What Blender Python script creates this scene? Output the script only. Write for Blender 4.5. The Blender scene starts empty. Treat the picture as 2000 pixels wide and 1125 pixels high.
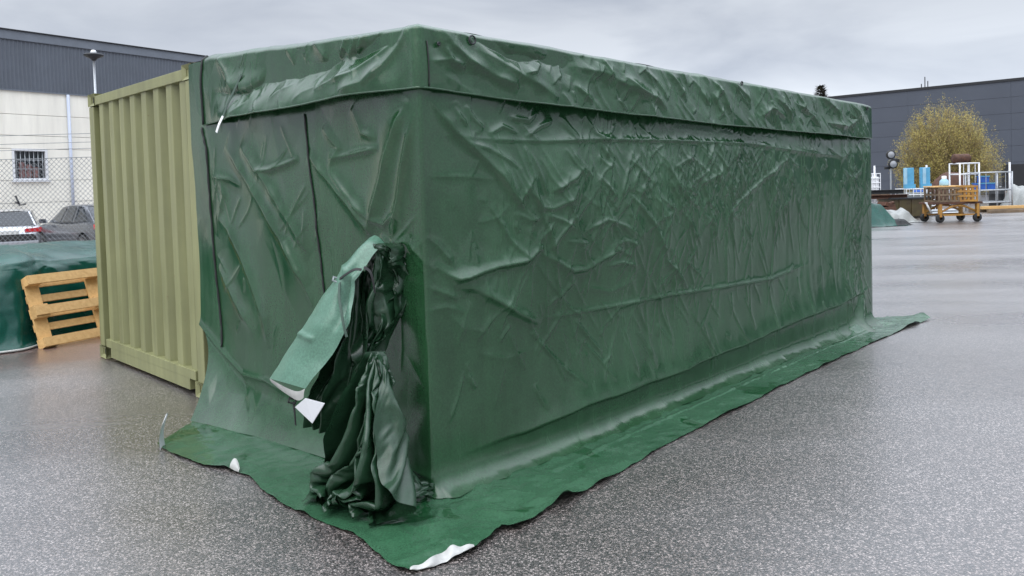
import bpy, bmesh, math, random
import numpy as np
from mathutils import Vector, Matrix
R = random.Random(7)
SC = bpy.context.scene
COL = SC.collection

# ------------------------------------------------------------------ camera
CAM_H = 1.6075
cd = bpy.data.cameras.new('camera')
cam = bpy.data.objects.new('camera', cd)
COL.objects.link(cam)
cd.sensor_width = 36.0
cd.lens = 36.0 * 1497.46 / 2000.0
cd.shift_y = -(562.5 - 412.93) / 2000.0
cd.clip_start = 0.05
cd.clip_end = 3000
_r = Vector((0.99958907, -0.00104892, -0.02864608))
_u = Vector((0.02866528, 0.03657700, 0.99891963))
_f = Vector((0.0, 0.99933029, -0.03659203))
m = Matrix((_r, _u, -_f)).transposed().to_4x4()
m.translation = Vector((0, 0, CAM_H))
cam.matrix_world = m
SC.camera = cam

# ------------------------------------------------------------------ sky and sun
SUN_EL, SUN_AZ = math.radians(52), math.radians(215)     # overcast, brighter patch behind the camera's left
W = bpy.data.worlds.new('World'); SC.world = W
W.use_nodes = True
nt = W.node_tree; nt.nodes.clear()
N = nt.nodes.new; K = nt.links.new
out = N('ShaderNodeOutputWorld'); bg = N('ShaderNodeBackground'); bg.inputs[1].default_value = 0.1
K(bg.outputs[0], out.inputs[0])
sky = N('ShaderNodeTexSky'); sky.sky_type = 'NISHITA'; sky.sun_disc = False
sky.sun_elevation = SUN_EL; sky.sun_rotation = SUN_AZ
tc = N('ShaderNodeTexCoord'); sep = N('ShaderNodeSeparateXYZ'); K(tc.outputs['Generated'], sep.inputs[0])
mp = N('ShaderNodeMapping'); mp.inputs['Scale'].default_value = (1.1, 1.1, 3.4); K(tc.outputs['Generated'], mp.inputs[0])
nz = N('ShaderNodeTexNoise'); nz.inputs['Scale'].default_value = 2.9; nz.inputs['Detail'].default_value = 7
nz.inputs['Roughness'].default_value = 0.5; nz.inputs['Distortion'].default_value = 0.35
K(mp.outputs[0], nz.inputs['Vector'])
rmp = N('ShaderNodeValToRGB')
rmp.color_ramp.elements[0].position = 0.34; rmp.color_ramp.elements[0].color = (3.3, 3.6, 4.2, 1)
rmp.color_ramp.elements[1].position = 0.62; rmp.color_ramp.elements[1].color = (4.9, 5.2, 5.7, 1)
K(nz.outputs['Fac'], rmp.inputs[0])
grad = N('ShaderNodeMapRange'); grad.interpolation_type = 'SMOOTHSTEP'
grad.inputs['From Min'].default_value = 0.2; grad.inputs['From Max'].default_value = 0.95
grad.inputs['To Min'].default_value = 1.0; grad.inputs['To Max'].default_value = 4.8
K(sep.outputs['Z'], grad.inputs['Value'])
hz = N('ShaderNodeMapRange'); hz.interpolation_type = 'SMOOTHSTEP'          # paler band towards the horizon
hz.inputs['From Min'].default_value = 0.0; hz.inputs['From Max'].default_value = 0.22
hz.inputs['To Min'].default_value = 1.55; hz.inputs['To Max'].default_value = 1.0
K(sep.outputs['Z'], hz.inputs['Value'])
gm = N('ShaderNodeMath'); gm.operation = 'MULTIPLY'; K(grad.outputs[0], gm.inputs[0]); K(hz.outputs[0], gm.inputs[1])
mul = N('ShaderNodeVectorMath'); mul.operation = 'SCALE'
K(rmp.outputs[0], mul.inputs[0]); K(gm.outputs[0], mul.inputs['Scale'])
mx = N('ShaderNodeMix'); mx.data_type = 'RGBA'; mx.inputs[0].default_value = 0.94
K(sky.outputs[0], mx.inputs[6]); K(mul.outputs[0], mx.inputs[7]); K(mx.outputs[2], bg.inputs[0])

ld = bpy.data.lights.new('sun', 'SUN'); ld.energy = 1.2; ld.angle = math.radians(70); ld.color = (1.0, 0.97, 0.92)
sun = bpy.data.objects.new('sun', ld); COL.objects.link(sun)
sdir = Vector((math.sin(SUN_AZ) * math.cos(SUN_EL), math.cos(SUN_AZ) * math.cos(SUN_EL), math.sin(SUN_EL)))
sun.rotation_euler = sdir.to_track_quat('Z', 'Y').to_euler()

vs = SC.view_settings
vs.view_transform = 'Standard'; vs.look = 'None'; vs.exposure = 0.5; vs.gamma = 1.0; vs.use_curve_mapping = False
SC.cycles.max_bounces = 8
SC.cycles.use_denoising = True

# ------------------------------------------------------------------ helpers
def link(o, parent=None):
    COL.objects.link(o)
    if parent is not None: o.parent = parent
    return o
def tag(o, label=None, cat=None, group=None, kind=None):
    if label: o['label'] = label
    if cat: o['category'] = cat
    if group: o['group'] = group
    if kind: o['kind'] = kind
    return o
def empty(name, loc=(0, 0, 0), rz=0.0):
    o = bpy.data.objects.new(name, None); o.location = loc; o.rotation_euler = (0, 0, rz); o.empty_display_size = .2
    return link(o)

class MB:
    def __init__(s): s.v = []; s.f = []
    def add(s, vs, fs):
        b = len(s.v); s.v += [tuple(map(float, v)) for v in vs]; s.f += [tuple(b + i for i in f) for f in fs]; return s
    def box(s, c, size, rot=None, taper=1.0):
        h = [q / 2 for q in size]; P = []
        for z in (-1, 1):
            t = taper if z > 0 else 1.0
            for x, y in ((-1, -1), (1, -1), (1, 1), (-1, 1)):
                p = Vector((x * h[0] * t, y * h[1] * t, z * h[2]))
                if rot is not None: p = rot @ p
                P.append(p + Vector(c))
        return s.add(P, [(0, 3, 2, 1), (4, 5, 6, 7), (0, 1, 5, 4), (1, 2, 6, 5), (2, 3, 7, 6), (3, 0, 4, 7)])
    def obox(s, o, ax, ay, az):          # box from origin and three edge vectors
        o, ax, ay, az = Vector(o), Vector(ax), Vector(ay), Vector(az)
        P = [o, o + ax, o + ax + ay, o + ay]; P += [q + az for q in P]
        F = [(0, 3, 2, 1), (4, 5, 6, 7), (0, 1, 5, 4), (1, 2, 6, 5), (2, 3, 7, 6), (3, 0, 4, 7)]
        if ax.cross(ay).dot(az) < 0: F = [tuple(reversed(f)) for f in F]
        return s.add(P, F)
    def tube(s, pts, r, k=8, cap=True):
        pts = [Vector(p) for p in pts]; n = len(pts)
        rs = r if isinstance(r, (list, tuple)) else [r] * n
        t0 = (pts[1] - pts[0]).normalized()
        a = Vector((0, 0, 1)) if abs(t0.z) < .9 else Vector((1, 0, 0))
        x = t0.cross(a).normalized(); P = []; F = []
        for i in range(n):
            t = (pts[min(i + 1, n - 1)] - pts[max(i - 1, 0)]).normalized()
            x = (x - t * x.dot(t)).normalized(); y = t.cross(x)
            for j in range(k):
                an = 2 * math.pi * j / k
                P.append(pts[i] + (x * math.cos(an) + y * math.sin(an)) * rs[i])
        for i in range(n - 1):
            for j in range(k):
                j2 = (j + 1) % k
                F.append((i * k + j, i * k + j2, (i + 1) * k + j2, (i + 1) * k + j))
        if cap: F.append(tuple(range(k - 1, -1, -1))); F.append(tuple((n - 1) * k + j for j in range(k)))
        return s.add(P, F)
    def lathe(s, prof, c=(0, 0, 0), axis='Z', k=20):
        P = []; F = []; n = len(prof)
        for r, z in prof:
            for j in range(k):
                a = 2 * math.pi * j / k
                q = (r * math.cos(a), r * math.sin(a), z)
                if axis == 'Y': q = (q[0], -q[2], q[1])
                if axis == 'X': q = (q[2], q[0], q[1])
                P.append((q[0] + c[0], q[1] + c[1], q[2] + c[2]))
        for i in range(n - 1):
            for j in range(k):
                j2 = (j + 1) % k
                F.append((i * k + j, i * k + j2, (i + 1) * k + j2, (i + 1) * k + j))
        return s.add(P, F)
    def prism(s, poly, d):               # planar polygon (3D points) extruded by vector d
        n = len(poly); d = Vector(d); P = [Vector(p) for p in poly]; P += [p + d for p in P]
        nrm = Vector((0, 0, 0))
        for i in range(n): nrm += P[i].cross(P[(i + 1) % n])
        F = [tuple(range(n)), tuple(range(2 * n - 1, n - 1, -1))] + [(i, i + n, (i + 1) % n + n, (i + 1) % n) for i in range(n)]
        if nrm.dot(d) > 0: F = [tuple(reversed(f)) for f in F]
        return s.add(P, F)
    def build(s, name, mat, parent=None, smooth=False, bevel=0.0, loc=None, rz=0.0):
        me = bpy.data.meshes.new(name); me.from_pydata(s.v, [], s.f); me.update()
        if bevel:
            bm = bmesh.new(); bm.from_mesh(me)
            bmesh.ops.bevel(bm, geom=[e for e in bm.edges if len(e.link_faces) == 2 and e.calc_face_angle(0) > .5], offset=bevel, segments=2, affect='EDGES', profile=.7)
            bm.to_mesh(me); bm.free()
        if smooth:
            me.polygons.foreach_set('use_smooth', [True] * len(me.polygons))
        me.materials.append(mat)
        o = bpy.data.objects.new(name, me)
        if loc is not None: o.location = loc; o.rotation_euler = (0, 0, rz)
        return link(o, parent)

def grid_object(name, P, mat, parent=None, smooth=True, flip=False):
    n, k = P.shape[:2]
    me = bpy.data.meshes.new(name)
    i = np.arange(n - 1)[:, None]; j = np.arange(k - 1)[None, :]
    q = np.stack([i * k + j, (i + 1) * k + j, (i + 1) * k + j + 1, i * k + j + 1], -1).reshape(-1, 4)
    if flip: q = q[:, ::-1]
    me.vertices.add(n * k); me.vertices.foreach_set('co', P.astype(np.float32).ravel())
    me.loops.add(q.size); me.loops.foreach_set('vertex_index', q.astype(np.int32).ravel())
    me.polygons.add(len(q)); me.polygons.foreach_set('loop_start', np.arange(0, q.size, 4, dtype=np.int32))
    me.polygons.foreach_set('loop_total', np.full(len(q), 4, dtype=np.int32))
    me.polygons.foreach_set('use_smooth', np.full(len(q), smooth))
    me.update(calc_edges=True); me.validate()
    me.materials.append(mat)
    return link(bpy.data.objects.new(name, me), parent)

# numpy noise
def _hash(ix, iy, seed):
    h = (ix.astype(np.int64) * 374761393 + iy.astype(np.int64) * 668265263 + seed * 1274126177) & 0xffffffff
    h = ((h ^ (h >> 13)) * 1274126177) & 0xffffffff
    return ((h ^ (h >> 16)) & 0xffff) / 65535.0
def vnoise(x, y, seed=0):
    ix = np.floor(x); iy = np.floor(y); fx = x - ix; fy = y - iy
    fx = fx * fx * (3 - 2 * fx); fy = fy * fy * (3 - 2 * fy)
    a = _hash(ix, iy, seed); b = _hash(ix + 1, iy, seed); c = _hash(ix, iy + 1, seed); d = _hash(ix + 1, iy + 1, seed)
    return (a + (b - a) * fx) * (1 - fy) + (c + (d - c) * fx) * fy - .5
def fbm(x, y, seed=0, o=4):
    r = 0; a = 1.0
    for i in range(o): r = r + a * vnoise(x * 2 ** i, y * 2 ** i, seed + i * 17); a *= .5
    return r
def crumple(x, y, seed=0, warp=.45):     # facets that meet in sharp creases, like crushed sheeting
    wx = x + warp * vnoise(x * .9 + 7, y * .9, seed + 3); wy = y + warp * vnoise(x * .9, y * .9 + 5, seed + 5)
    ix = np.floor(wx); iy = np.floor(wy); fx = wx - ix; fy = wy - iy
    a = _hash(ix, iy, seed); b = _hash(ix + 1, iy, seed); c = _hash(ix, iy + 1, seed); d = _hash(ix + 1, iy + 1, seed)
    fl = _hash(ix, iy, seed + 9) > .5
    t1 = np.where(fx + fy < 1, a + fx * (b - a) + fy * (c - a), d + (1 - fx) * (c - d) + (1 - fy) * (b - d))
    gx = 1 - fx
    t2 = np.where(gx + fy < 1, b + gx * (a - b) + fy * (d - b), c + (1 - gx) * (d - c) + (1 - fy) * (a - c))
    return np.where(fl, t1, t2) - .5
def sstep(e0, e1, x):
    t = np.clip((x - e0) / (e1 - e0), 0, 1); return t * t * (3 - 2 * t)
def add_crease(D, S, Z, pl, amp, wu, wd, s_axis, z_of):
    """ridge along a polyline in (S,Z); wide soft upper slope, tight lower slope"""
    mr = max(wu, wd) * 3.2
    ss = [p[0] for p in pl]
    i0 = np.searchsorted(s_axis, min(ss) - mr); i1 = np.searchsorted(s_axis, max(ss) + mr)
    if i1 - i0 < 2: return
    s = S[i0:i1]; z = Z[i0:i1]
    best = np.full(s.shape, 1e9); sg = np.zeros(s.shape); tt = np.zeros(s.shape)
    L = [0.0]
    for a, b in zip(pl[:-1], pl[1:]): L.append(L[-1] + math.hypot(b[0] - a[0], b[1] - a[1]))
    T = max(L[-1], 1e-6)
    for n_, (a, b) in enumerate(zip(pl[:-1], pl[1:])):
        dx, dz = b[0] - a[0], b[1] - a[1]; l2 = dx * dx + dz * dz + 1e-9
        u = np.clip(((s - a[0]) * dx + (z - a[1]) * dz) / l2, 0, 1)
        qx = s - a[0] - u * dx; qz = z - a[1] - u * dz
        d = np.sqrt(qx * qx + qz * qz)
        w = d < best
        side = qz + .25 * qx
        best = np.where(w, d, best); sg = np.where(w, side, sg); tt = np.where(w, (L[n_] + u * math.sqrt(l2)) / T, tt)
    wdt = np.where(sg > 0, wu, wd)
    taper = np.clip(np.minimum(tt / .22, (1 - tt) / .22), 0, 1) ** .7 * (.75 + .5 * vnoise(s * 9, z * 9, 77) + .25)
    q = best / wdt
    prof = np.exp(-np.sqrt(q * q + .03) + .173)
    D[i0:i1] += amp * prof * taper

def interp3_(pl, n):
    p_ = np.array(pl, float); L_ = np.concatenate([[0], np.cumsum(np.linalg.norm(np.diff(p_, axis=0), axis=1))]); t = np.linspace(0, L_[-1], n)
    q = np.stack([np.interp(t, L_, p_[:, k]) for k in range(p_.shape[1])], 1)
    for _ in range(3): q[1:-1] = .25 * q[:-2] + .5 * q[1:-1] + .25 * q[2:]
    return q

# ------------------------------------------------------------------ materials
def mat(name, color, rough=.5, metal=0.0, spec=.5, var=0.0, vscale=3.0, color2=None, bump=0.0, bscale=60.0, rvar=0.0, coat=0.0, bdetail=3, streak=None, trans=0.0):
    m = bpy.data.materials.new(name); m.use_nodes = True
    t = m.node_tree; b = t.nodes['Principled BSDF']; n = t.nodes.new; k = t.links.new
    b.inputs['Base Color'].default_value = (*color, 1); b.inputs['Roughness'].default_value = rough
    b.inputs['Metallic'].default_value = metal; b.inputs['Specular IOR Level'].default_value = spec
    b.inputs['Coat Weight'].default_value = coat; b.inputs['Coat Roughness'].default_value = .12
    if trans: b.inputs['Transmission Weight'].default_value = trans
    co = n('ShaderNodeTexCoord').outputs['Object']
    if streak:
        mpn = n('ShaderNodeMapping'); mpn.inputs['Scale'].default_value = streak; k(co, mpn.inputs[0]); cv = mpn.outputs[0]
    else: cv = co
    if var or color2 is not None:
        z = n('ShaderNodeTexNoise'); z.inputs['Scale'].default_value = vscale; z.inputs['Detail'].default_value = 6; z.inputs['Roughness'].default_value = .62
        k(cv, z.inputs['Vector'])
        rp = n('ShaderNodeValToRGB'); rp.color_ramp.elements[0].position = .33; rp.color_ramp.elements[1].position = .68
        c2 = color2 if color2 is not None else tuple(c * (1 - var) for c in color)
        rp.color_ramp.elements[0].color = (*c2, 1)
        rp.color_ramp.elements[1].color = (*[min(1, c * (1 + var * .5)) for c in color], 1)
        k(z.outputs['Fac'], rp.inputs[0]); k(rp.outputs[0], b.inputs['Base Color'])
        if rvar:
            mr = n('ShaderNodeMapRange'); mr.inputs['From Min'].default_value = .3; mr.inputs['From Max'].default_value = .7
            mr.inputs['To Min'].default_value = rough - rvar; mr.inputs['To Max'].default_value = rough + rvar
            k(z.outputs['Fac'], mr.inputs['Value']); k(mr.outputs[0], b.inputs['Roughness'])
    if bump:
        z2 = n('ShaderNodeTexNoise'); z2.inputs['Scale'].default_value = bscale; z2.inputs['Detail'].default_value = bdetail
        k(cv, z2.inputs['Vector'])
        bp = n('ShaderNodeBump'); bp.inputs['Strength'].default_value = bump; bp.inputs['Distance'].default_value = .01
        k(z2.outputs['Fac'], bp.inputs['Height']); k(bp.outputs[0], b.inputs['Normal'])
    return m

def tarp_mat(name, c1, c2, rough, bump=.05, spec=.6, puddle=0.0, mott=(.8, 1.25), rv=.07, streaks=False):
    """coated tarpaulin: colour mottled by wet and dried patches, beads of rain as fine relief"""
    m = bpy.data.materials.new(name); m.use_nodes = True
    t = m.node_tree; b = t.nodes['Principled BSDF']; n = t.nodes.new; k = t.links.new
    co = n('ShaderNodeTexCoord').outputs['Object']
    z = n('ShaderNodeTexNoise'); z.inputs['Scale'].default_value = 1.7; z.inputs['Detail'].default_value = 7; z.inputs['Roughness'].default_value = .6
    k(co, z.inputs['Vector'])
    rp = n('ShaderNodeValToRGB'); rp.color_ramp.elements[0].position = .36; rp.color_ramp.elements[1].position = .66
    rp.color_ramp.elements[0].color = (*c1, 1); rp.color_ramp.elements[1].color = (*c2, 1)
    k(z.outputs['Fac'], rp.inputs[0])
    f = n('ShaderNodeTexNoise'); f.inputs['Scale'].default_value = 95; f.inputs['Detail'].default_value = 4; f.inputs['Roughness'].default_value = .7
    k(co, f.inputs['Vector'])
    sp = n('ShaderNodeMapRange'); sp.inputs['From Min'].default_value = .35; sp.inputs['From Max'].default_value = .68
    sp.inputs['To Min'].default_value = mott[0]; sp.inputs['To Max'].default_value = mott[1]
    k(f.outputs['Fac'], sp.inputs['Value'])
    mu = n('ShaderNodeVectorMath'); mu.operation = 'SCALE'; k(rp.outputs[0], mu.inputs[0]); k(sp.outputs[0], mu.inputs['Scale'])
    k(mu.outputs[0], b.inputs['Base Color'])
    mr = n('ShaderNodeMapRange'); mr.inputs['From Min'].default_value = .3; mr.inputs['From Max'].default_value = .7
    mr.inputs['To Min'].default_value = rough - rv; mr.inputs['To Max'].default_value = rough + rv
    k(z.outputs['Fac'], mr.inputs['Value']); k(mr.outputs[0], b.inputs['Roughness'])
    b.inputs['Specular IOR Level'].default_value = spec
    if streaks:
        # rain tracks and dried dirt running down the sheet
        ms_ = n('ShaderNodeMapping'); ms_.inputs['Scale'].default_value = (9, 9, .55); k(co, ms_.inputs[0])
        zs = n('ShaderNodeTexNoise'); zs.inputs['Scale'].default_value = 1.0; zs.inputs['Detail'].default_value = 6; zs.inputs['Roughness'].default_value = .6; k(ms_.outputs[0], zs.inputs['Vector'])
        ra = n('ShaderNodeMapRange'); ra.inputs['From Min'].default_value = .35; ra.inputs['From Max'].default_value = .68; ra.inputs['To Min'].default_value = -.05; ra.inputs['To Max'].default_value = .10; k(zs.outputs['Fac'], ra.inputs['Value'])
        rs = n('ShaderNodeMath'); rs.operation = 'ADD'; k(mr.outputs[0], rs.inputs[0]); k(ra.outputs[0], rs.inputs[1]); k(rs.outputs[0], b.inputs['Roughness'])
        ca = n('ShaderNodeMapRange'); ca.inputs['From Min'].default_value = .35; ca.inputs['From Max'].default_value = .7; ca.inputs['To Min'].default_value = .88; ca.inputs['To Max'].default_value = 1.16; k(zs.outputs['Fac'], ca.inputs['Value'])
        mu2 = n('ShaderNodeVectorMath'); mu2.operation = 'SCALE'; k(mu.outputs[0], mu2.inputs[0]); k(ca.outputs[0], mu2.inputs['Scale']); k(mu2.outputs[0], b.inputs['Base Color'])
    vo = n('ShaderNodeTexVoronoi'); vo.inputs['Scale'].default_value = 120; k(co, vo.inputs['Vector'])
    dm = n('ShaderNodeMapRange'); dm.inputs['From Min'].default_value = .12; dm.inputs['From Max'].default_value = .42
    dm.inputs['To Min'].default_value = .5; dm.inputs['To Max'].default_value = 0
    k(vo.outputs['Distance'], dm.inputs['Value'])
    if puddle:
        # standing water in the hollows: smooth, deeper in colour, no beading
        pz = n('ShaderNodeTexNoise'); pz.inputs['Scale'].default_value = 2.6; pz.inputs['Detail'].default_value = 2; pz.inputs['Distortion'].default_value = .8; k(co, pz.inputs['Vector'])
        pm = n('ShaderNodeMapRange'); pm.inputs['From Min'].default_value = .63; pm.inputs['From Max'].default_value = .64; k(pz.outputs['Fac'], pm.inputs['Value'])
        dk = n('ShaderNodeMix'); dk.data_type = 'RGBA'; k(pm.outputs[0], dk.inputs[0]); k(mu.outputs[0], dk.inputs[6]); dk.inputs[7].default_value = (c1[0] * .5, c1[1] * .72, c1[2] * .55, 1); k(dk.outputs[2], b.inputs['Base Color'])
        rm = n('ShaderNodeMix'); k(pm.outputs[0], rm.inputs[0]); k(mr.outputs[0], rm.inputs[2]); rm.inputs[3].default_value = .07; k(rm.outputs[0], b.inputs['Roughness'])
        bs = n('ShaderNodeMath'); bs.operation = 'MULTIPLY_ADD'; k(pm.outputs[0], bs.inputs[0]); bs.inputs[1].default_value = -bump; bs.inputs[2].default_value = bump
    ad = n('ShaderNodeMath'); ad.operation = 'ADD'; k(dm.outputs[0], ad.inputs[0]); k(f.outputs['Fac'], ad.inputs[1])
    bp = n('ShaderNodeBump'); bp.inputs['Strength'].default_value = bump; bp.inputs['Distance'].default_value = .006
    k(ad.outputs[0], bp.inputs['Height']); k(bp.outputs[0], b.inputs['Normal'])
    if puddle: k(bs.outputs[0], bp.inputs['Strength'])
    return m

M = {}
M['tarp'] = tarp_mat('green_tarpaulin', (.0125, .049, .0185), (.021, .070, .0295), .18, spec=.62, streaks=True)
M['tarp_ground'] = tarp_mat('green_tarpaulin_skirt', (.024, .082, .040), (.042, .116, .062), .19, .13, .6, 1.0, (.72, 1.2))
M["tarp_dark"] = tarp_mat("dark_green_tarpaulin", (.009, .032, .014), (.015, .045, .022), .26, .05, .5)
M['tarp_skylit'] = tarp_mat('wet_skylit_green_flap', (.070, .16, .11), (.09, .19, .135), .36)  # light green, base colour raised to carry the sky reflected on the slope
M['tarp_pale'] = mat('pale_tarpaulin_underside', (.45, .45, .43), .5, var=.25, vscale=9, bump=.3, bscale=20)
M['teal'] = tarp_mat('teal_tarpaulin', (.001, .042, .030), (.003, .068, .050), .25, .05, .4)
M['black'] = mat('black_webbing', (.008, .009, .009), .6)
M['strap'] = mat('green_webbing', (.05, .085, .065), .6, bump=.2, bscale=300)
M['white'] = mat('white_plastic', (.75, .76, .76), .45)
M['steel'] = mat('galvanised_steel', (.42, .44, .46), .45, metal=.6, var=.15, vscale=20)
M['dark_steel'] = mat('dark_steel', (.03, .032, .035), .5, metal=.3, var=.3, vscale=8)

def olive_mat():
    m = mat('olive_container_paint', (.232, .236, .112), .48, var=.10, vscale=2.2, bump=.05, bscale=90, rvar=.07)
    t = m.node_tree; n = t.nodes.new; k = t.links.new; b = t.nodes['Principled BSDF']
    old = b.inputs['Base Color'].links[0].from_socket
    co = n('ShaderNodeTexCoord').outputs['Object']
    z = n('ShaderNodeTexNoise'); z.inputs['Scale'].default_value = 9; z.inputs['Detail'].default_value = 9; z.inputs['Roughness'].default_value = .75; k(co, z.inputs['Vector'])
    rp = n('ShaderNodeValToRGB'); rp.color_ramp.elements[0].position = .655; rp.color_ramp.elements[1].position = .70
    rp.color_ramp.elements[0].color = (0, 0, 0, 1); rp.color_ramp.elements[1].color = (1, 1, 1, 1); k(z.outputs['Fac'], rp.inputs[0])
    mi = n('ShaderNodeMix'); mi.data_type = 'RGBA'; k(rp.outputs[0], mi.inputs[0]); k(old, mi.inputs[6]); mi.inputs[7].default_value = (.16, .085, .04, 1)
    # rain streaks down the steel
    mp_ = n('ShaderNodeMapping'); mp_.inputs['Scale'].default_value = (14, 14, .7); k(co, mp_.inputs[0])
    z2 = n('ShaderNodeTexNoise'); z2.inputs['Scale'].default_value = 1.0; z2.inputs['Detail'].default_value = 4; k(mp_.outputs[0], z2.inputs['Vector'])
    mr = n('ShaderNodeMapRange'); mr.inputs['From Min'].default_value = .3; mr.inputs['From Max'].default_value = .7; mr.inputs['To Min'].default_value = .82; mr.inputs['To Max'].default_value = 1.08; k(z2.outputs['Fac'], mr.inputs['Value'])
    sc_ = n('ShaderNodeVectorMath'); sc_.operation = 'SCALE'; k(mi.outputs[2], sc_.inputs[0]); k(mr.outputs[0], sc_.inputs['Scale'])
    k(sc_.outputs[0], b.inputs['Base Color'])
    return m
M['olive'] = olive_mat()

def asphalt_mat():
    m = bpy.data.materials.new('wet_asphalt'); m.use_nodes = True
    t = m.node_tree; b = t.nodes['Principled BSDF']; n = t.nodes.new; k = t.links.new
    co = n('ShaderNodeTexCoord').outputs['Object']
    v1 = n('ShaderNodeTexVoronoi'); v1.inputs['Scale'].default_value = 105; k(co, v1.inputs['Vector'])
    v2 = n('ShaderNodeTexVoronoi'); v2.inputs['Scale'].default_value = 170; k(co, v2.inputs['Vector'])
    # stone chips, each its own tone
    sp = n('ShaderNodeSeparateColor'); k(v1.outputs['Color'], sp.inputs[0])
    rp = n('ShaderNodeValToRGB'); cr = rp.color_ramp
    cr.elements[0].position = .18; cr.elements[0].color = (.022, .020, .019, 1)
    cr.elements[1].position = .85; cr.elements[1].color = (.50, .46, .435, 1)
    e_ = cr.elements.new(.42); e_.color = (.065, .057, .053, 1)
    e_ = cr.elements.new(.62); e_.color = (.21, .185, .175, 1)
    sp2 = n('ShaderNodeSeparateColor'); k(v2.outputs['Color'], sp2.inputs[0]); av = n('ShaderNodeMath'); av.operation = 'MULTIPLY_ADD'; k(sp2.outputs[0], av.inputs[0]); av.inputs[1].default_value = .4
    a2 = n('ShaderNodeMath'); a2.operation = 'MULTIPLY'; k(sp.outputs[0], a2.inputs[0]); a2.inputs[1].default_value = .6; k(a2.outputs[0], av.inputs[2]); k(av.outputs[0], rp.inputs[0])
    # binder between the chips
    mr = n('ShaderNodeMapRange'); mr.inputs['From Min'].default_value = .25; mr.inputs['From Max'].default_value = .62
    mr.inputs['To Min'].default_value = 1; mr.inputs['To Max'].default_value = .34
    k(v1.outputs['Distance'], mr.inputs['Value'])
    sc_ = n('ShaderNodeVectorMath'); sc_.operation = 'SCALE'; k(rp.outputs[0], sc_.inputs[0]); k(mr.outputs[0], sc_.inputs['Scale'])
    # large patches: reddish, worn, paler
    z = n('ShaderNodeTexNoise'); z.inputs['Scale'].default_value = .6; z.inputs['Detail'].default_value = 7; z.inputs['Roughness'].default_value = .65; k(co, z.inputs['Vector'])
    r2 = n('ShaderNodeValToRGB'); r2.color_ramp.elements[0].position = .35; r2.color_ramp.elements[1].position = .65
    r2.color_ramp.elements[0].color = (.74, .66, .63, 1); r2.color_ramp.elements[1].color = (1.08, 1.04, 1.04, 1); k(z.outputs['Fac'], r2.inputs[0])
    mm = n('ShaderNodeMix'); mm.data_type = 'RGBA'; mm.blend_type = 'MULTIPLY'; mm.inputs[0].default_value = 1
    k(sc_.outputs[0], mm.inputs[6]); k(r2.outputs[0], mm.inputs[7]); 
    # reddish older asphalt strip by the covered pile
    sx = n('ShaderNodeSeparateXYZ'); k(co, sx.inputs[0])
    ln = n('ShaderNodeMath'); ln.operation = 'MULTIPLY_ADD'; k(sx.outputs['X'], ln.inputs[0]); ln.inputs[1].default_value = -.62; k(sx.outputs['Y'], ln.inputs[2])
    wv = n('ShaderNodeTexNoise'); wv.inputs['Scale'].default_value = 1.4; k(co, wv.inputs['Vector'])
    l2 = n('ShaderNodeMath'); l2.operation = 'ADD'; k(ln.outputs[0], l2.inputs[0]); k(wv.outputs['Fac'], l2.inputs[1])
    pr = n('ShaderNodeMapRange'); pr.inputs['From Min'].default_value = 10.35; pr.inputs['From Max'].default_value = 10.6; k(l2.outputs[0], pr.inputs['Value'])
    gt = n('ShaderNodeMapRange'); gt.inputs['From Min'].default_value = -2.5; gt.inputs['From Max'].default_value = -3.5; k(sx.outputs['X'], gt.inputs['Value'])
    pm_ = n('ShaderNodeMath'); pm_.operation = 'MULTIPLY'; k(pr.outputs[0], pm_.inputs[0]); k(gt.outputs[0], pm_.inputs[1])
    m3 = n('ShaderNodeMix'); m3.data_type = 'RGBA'; m3.blend_type = 'MULTIPLY'; k(pm_.outputs[0], m3.inputs[0]); k(mm.outputs[2], m3.inputs[6]); m3.inputs[7].default_value = (1.0, .62, .54, 1)
    k(m3.outputs[2], b.inputs['Base Color'])
    # wetness
    w = n('ShaderNodeTexNoise'); w.inputs['Scale'].default_value = .55; w.inputs['Detail'].default_value = 4; w.inputs['Distortion'].default_value = .4
    mpw = n('ShaderNodeMapping'); mpw.inputs['Rotation'].default_value = (0, 0, -.75); mpw.inputs['Scale'].default_value = (.45, 1.5, 1); k(co, mpw.inputs[0]); k(mpw.outputs[0], w.inputs['Vector'])
    ro = n('ShaderNodeMapRange'); ro.inputs['From Min'].default_value = .3; ro.inputs['From Max'].default_value = .7; ro.inputs['To Min'].default_value = .24; ro.inputs['To Max'].default_value = .42
    k(w.outputs['Fac'], ro.inputs['Value']); k(ro.outputs[0], b.inputs['Roughness']); k(ro.outputs[0], b.inputs['Coat Roughness'])
    b.inputs['Specular IOR Level'].default_value = .75
    b.inputs['Coat Weight'].default_value = 1.0; b.inputs['Coat Roughness'].default_value = .34; b.inputs['Coat IOR'].default_value = 2.2
    hs = n('ShaderNodeMath'); hs.operation = 'MULTIPLY_ADD'; k(v1.outputs['Distance'], hs.inputs[0]); hs.inputs[1].default_value = -1.0
    h2 = n('ShaderNodeMath'); h2.operation = 'MULTIPLY'; k(v2.outputs['Distance'], h2.inputs[0]); h2.inputs[1].default_value = -.35; k(h2.outputs[0], hs.inputs[2])
    bp = n('ShaderNodeBump'); bp.inputs['Strength'].default_value = .55; bp.inputs['Distance'].default_value = .008
    k(hs.outputs[0], bp.inputs['Height']); k(bp.outputs[0], b.inputs['Normal'])
    return m
M['asphalt'] = asphalt_mat()
M['cream'] = mat('cream_concrete_panel', (.88, .85, .75), .75, var=.10, vscale=1.0, streak=(3, 3, .35), bump=.05, bscale=40)
M['wire'] = mat('weathered_wire', (.16, .17, .18), .5, metal=.5)
M['clad'] = mat('grey_steel_cladding', (.105, .12, .145), .5, var=.12, vscale=1.2, bump=.03)
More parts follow.
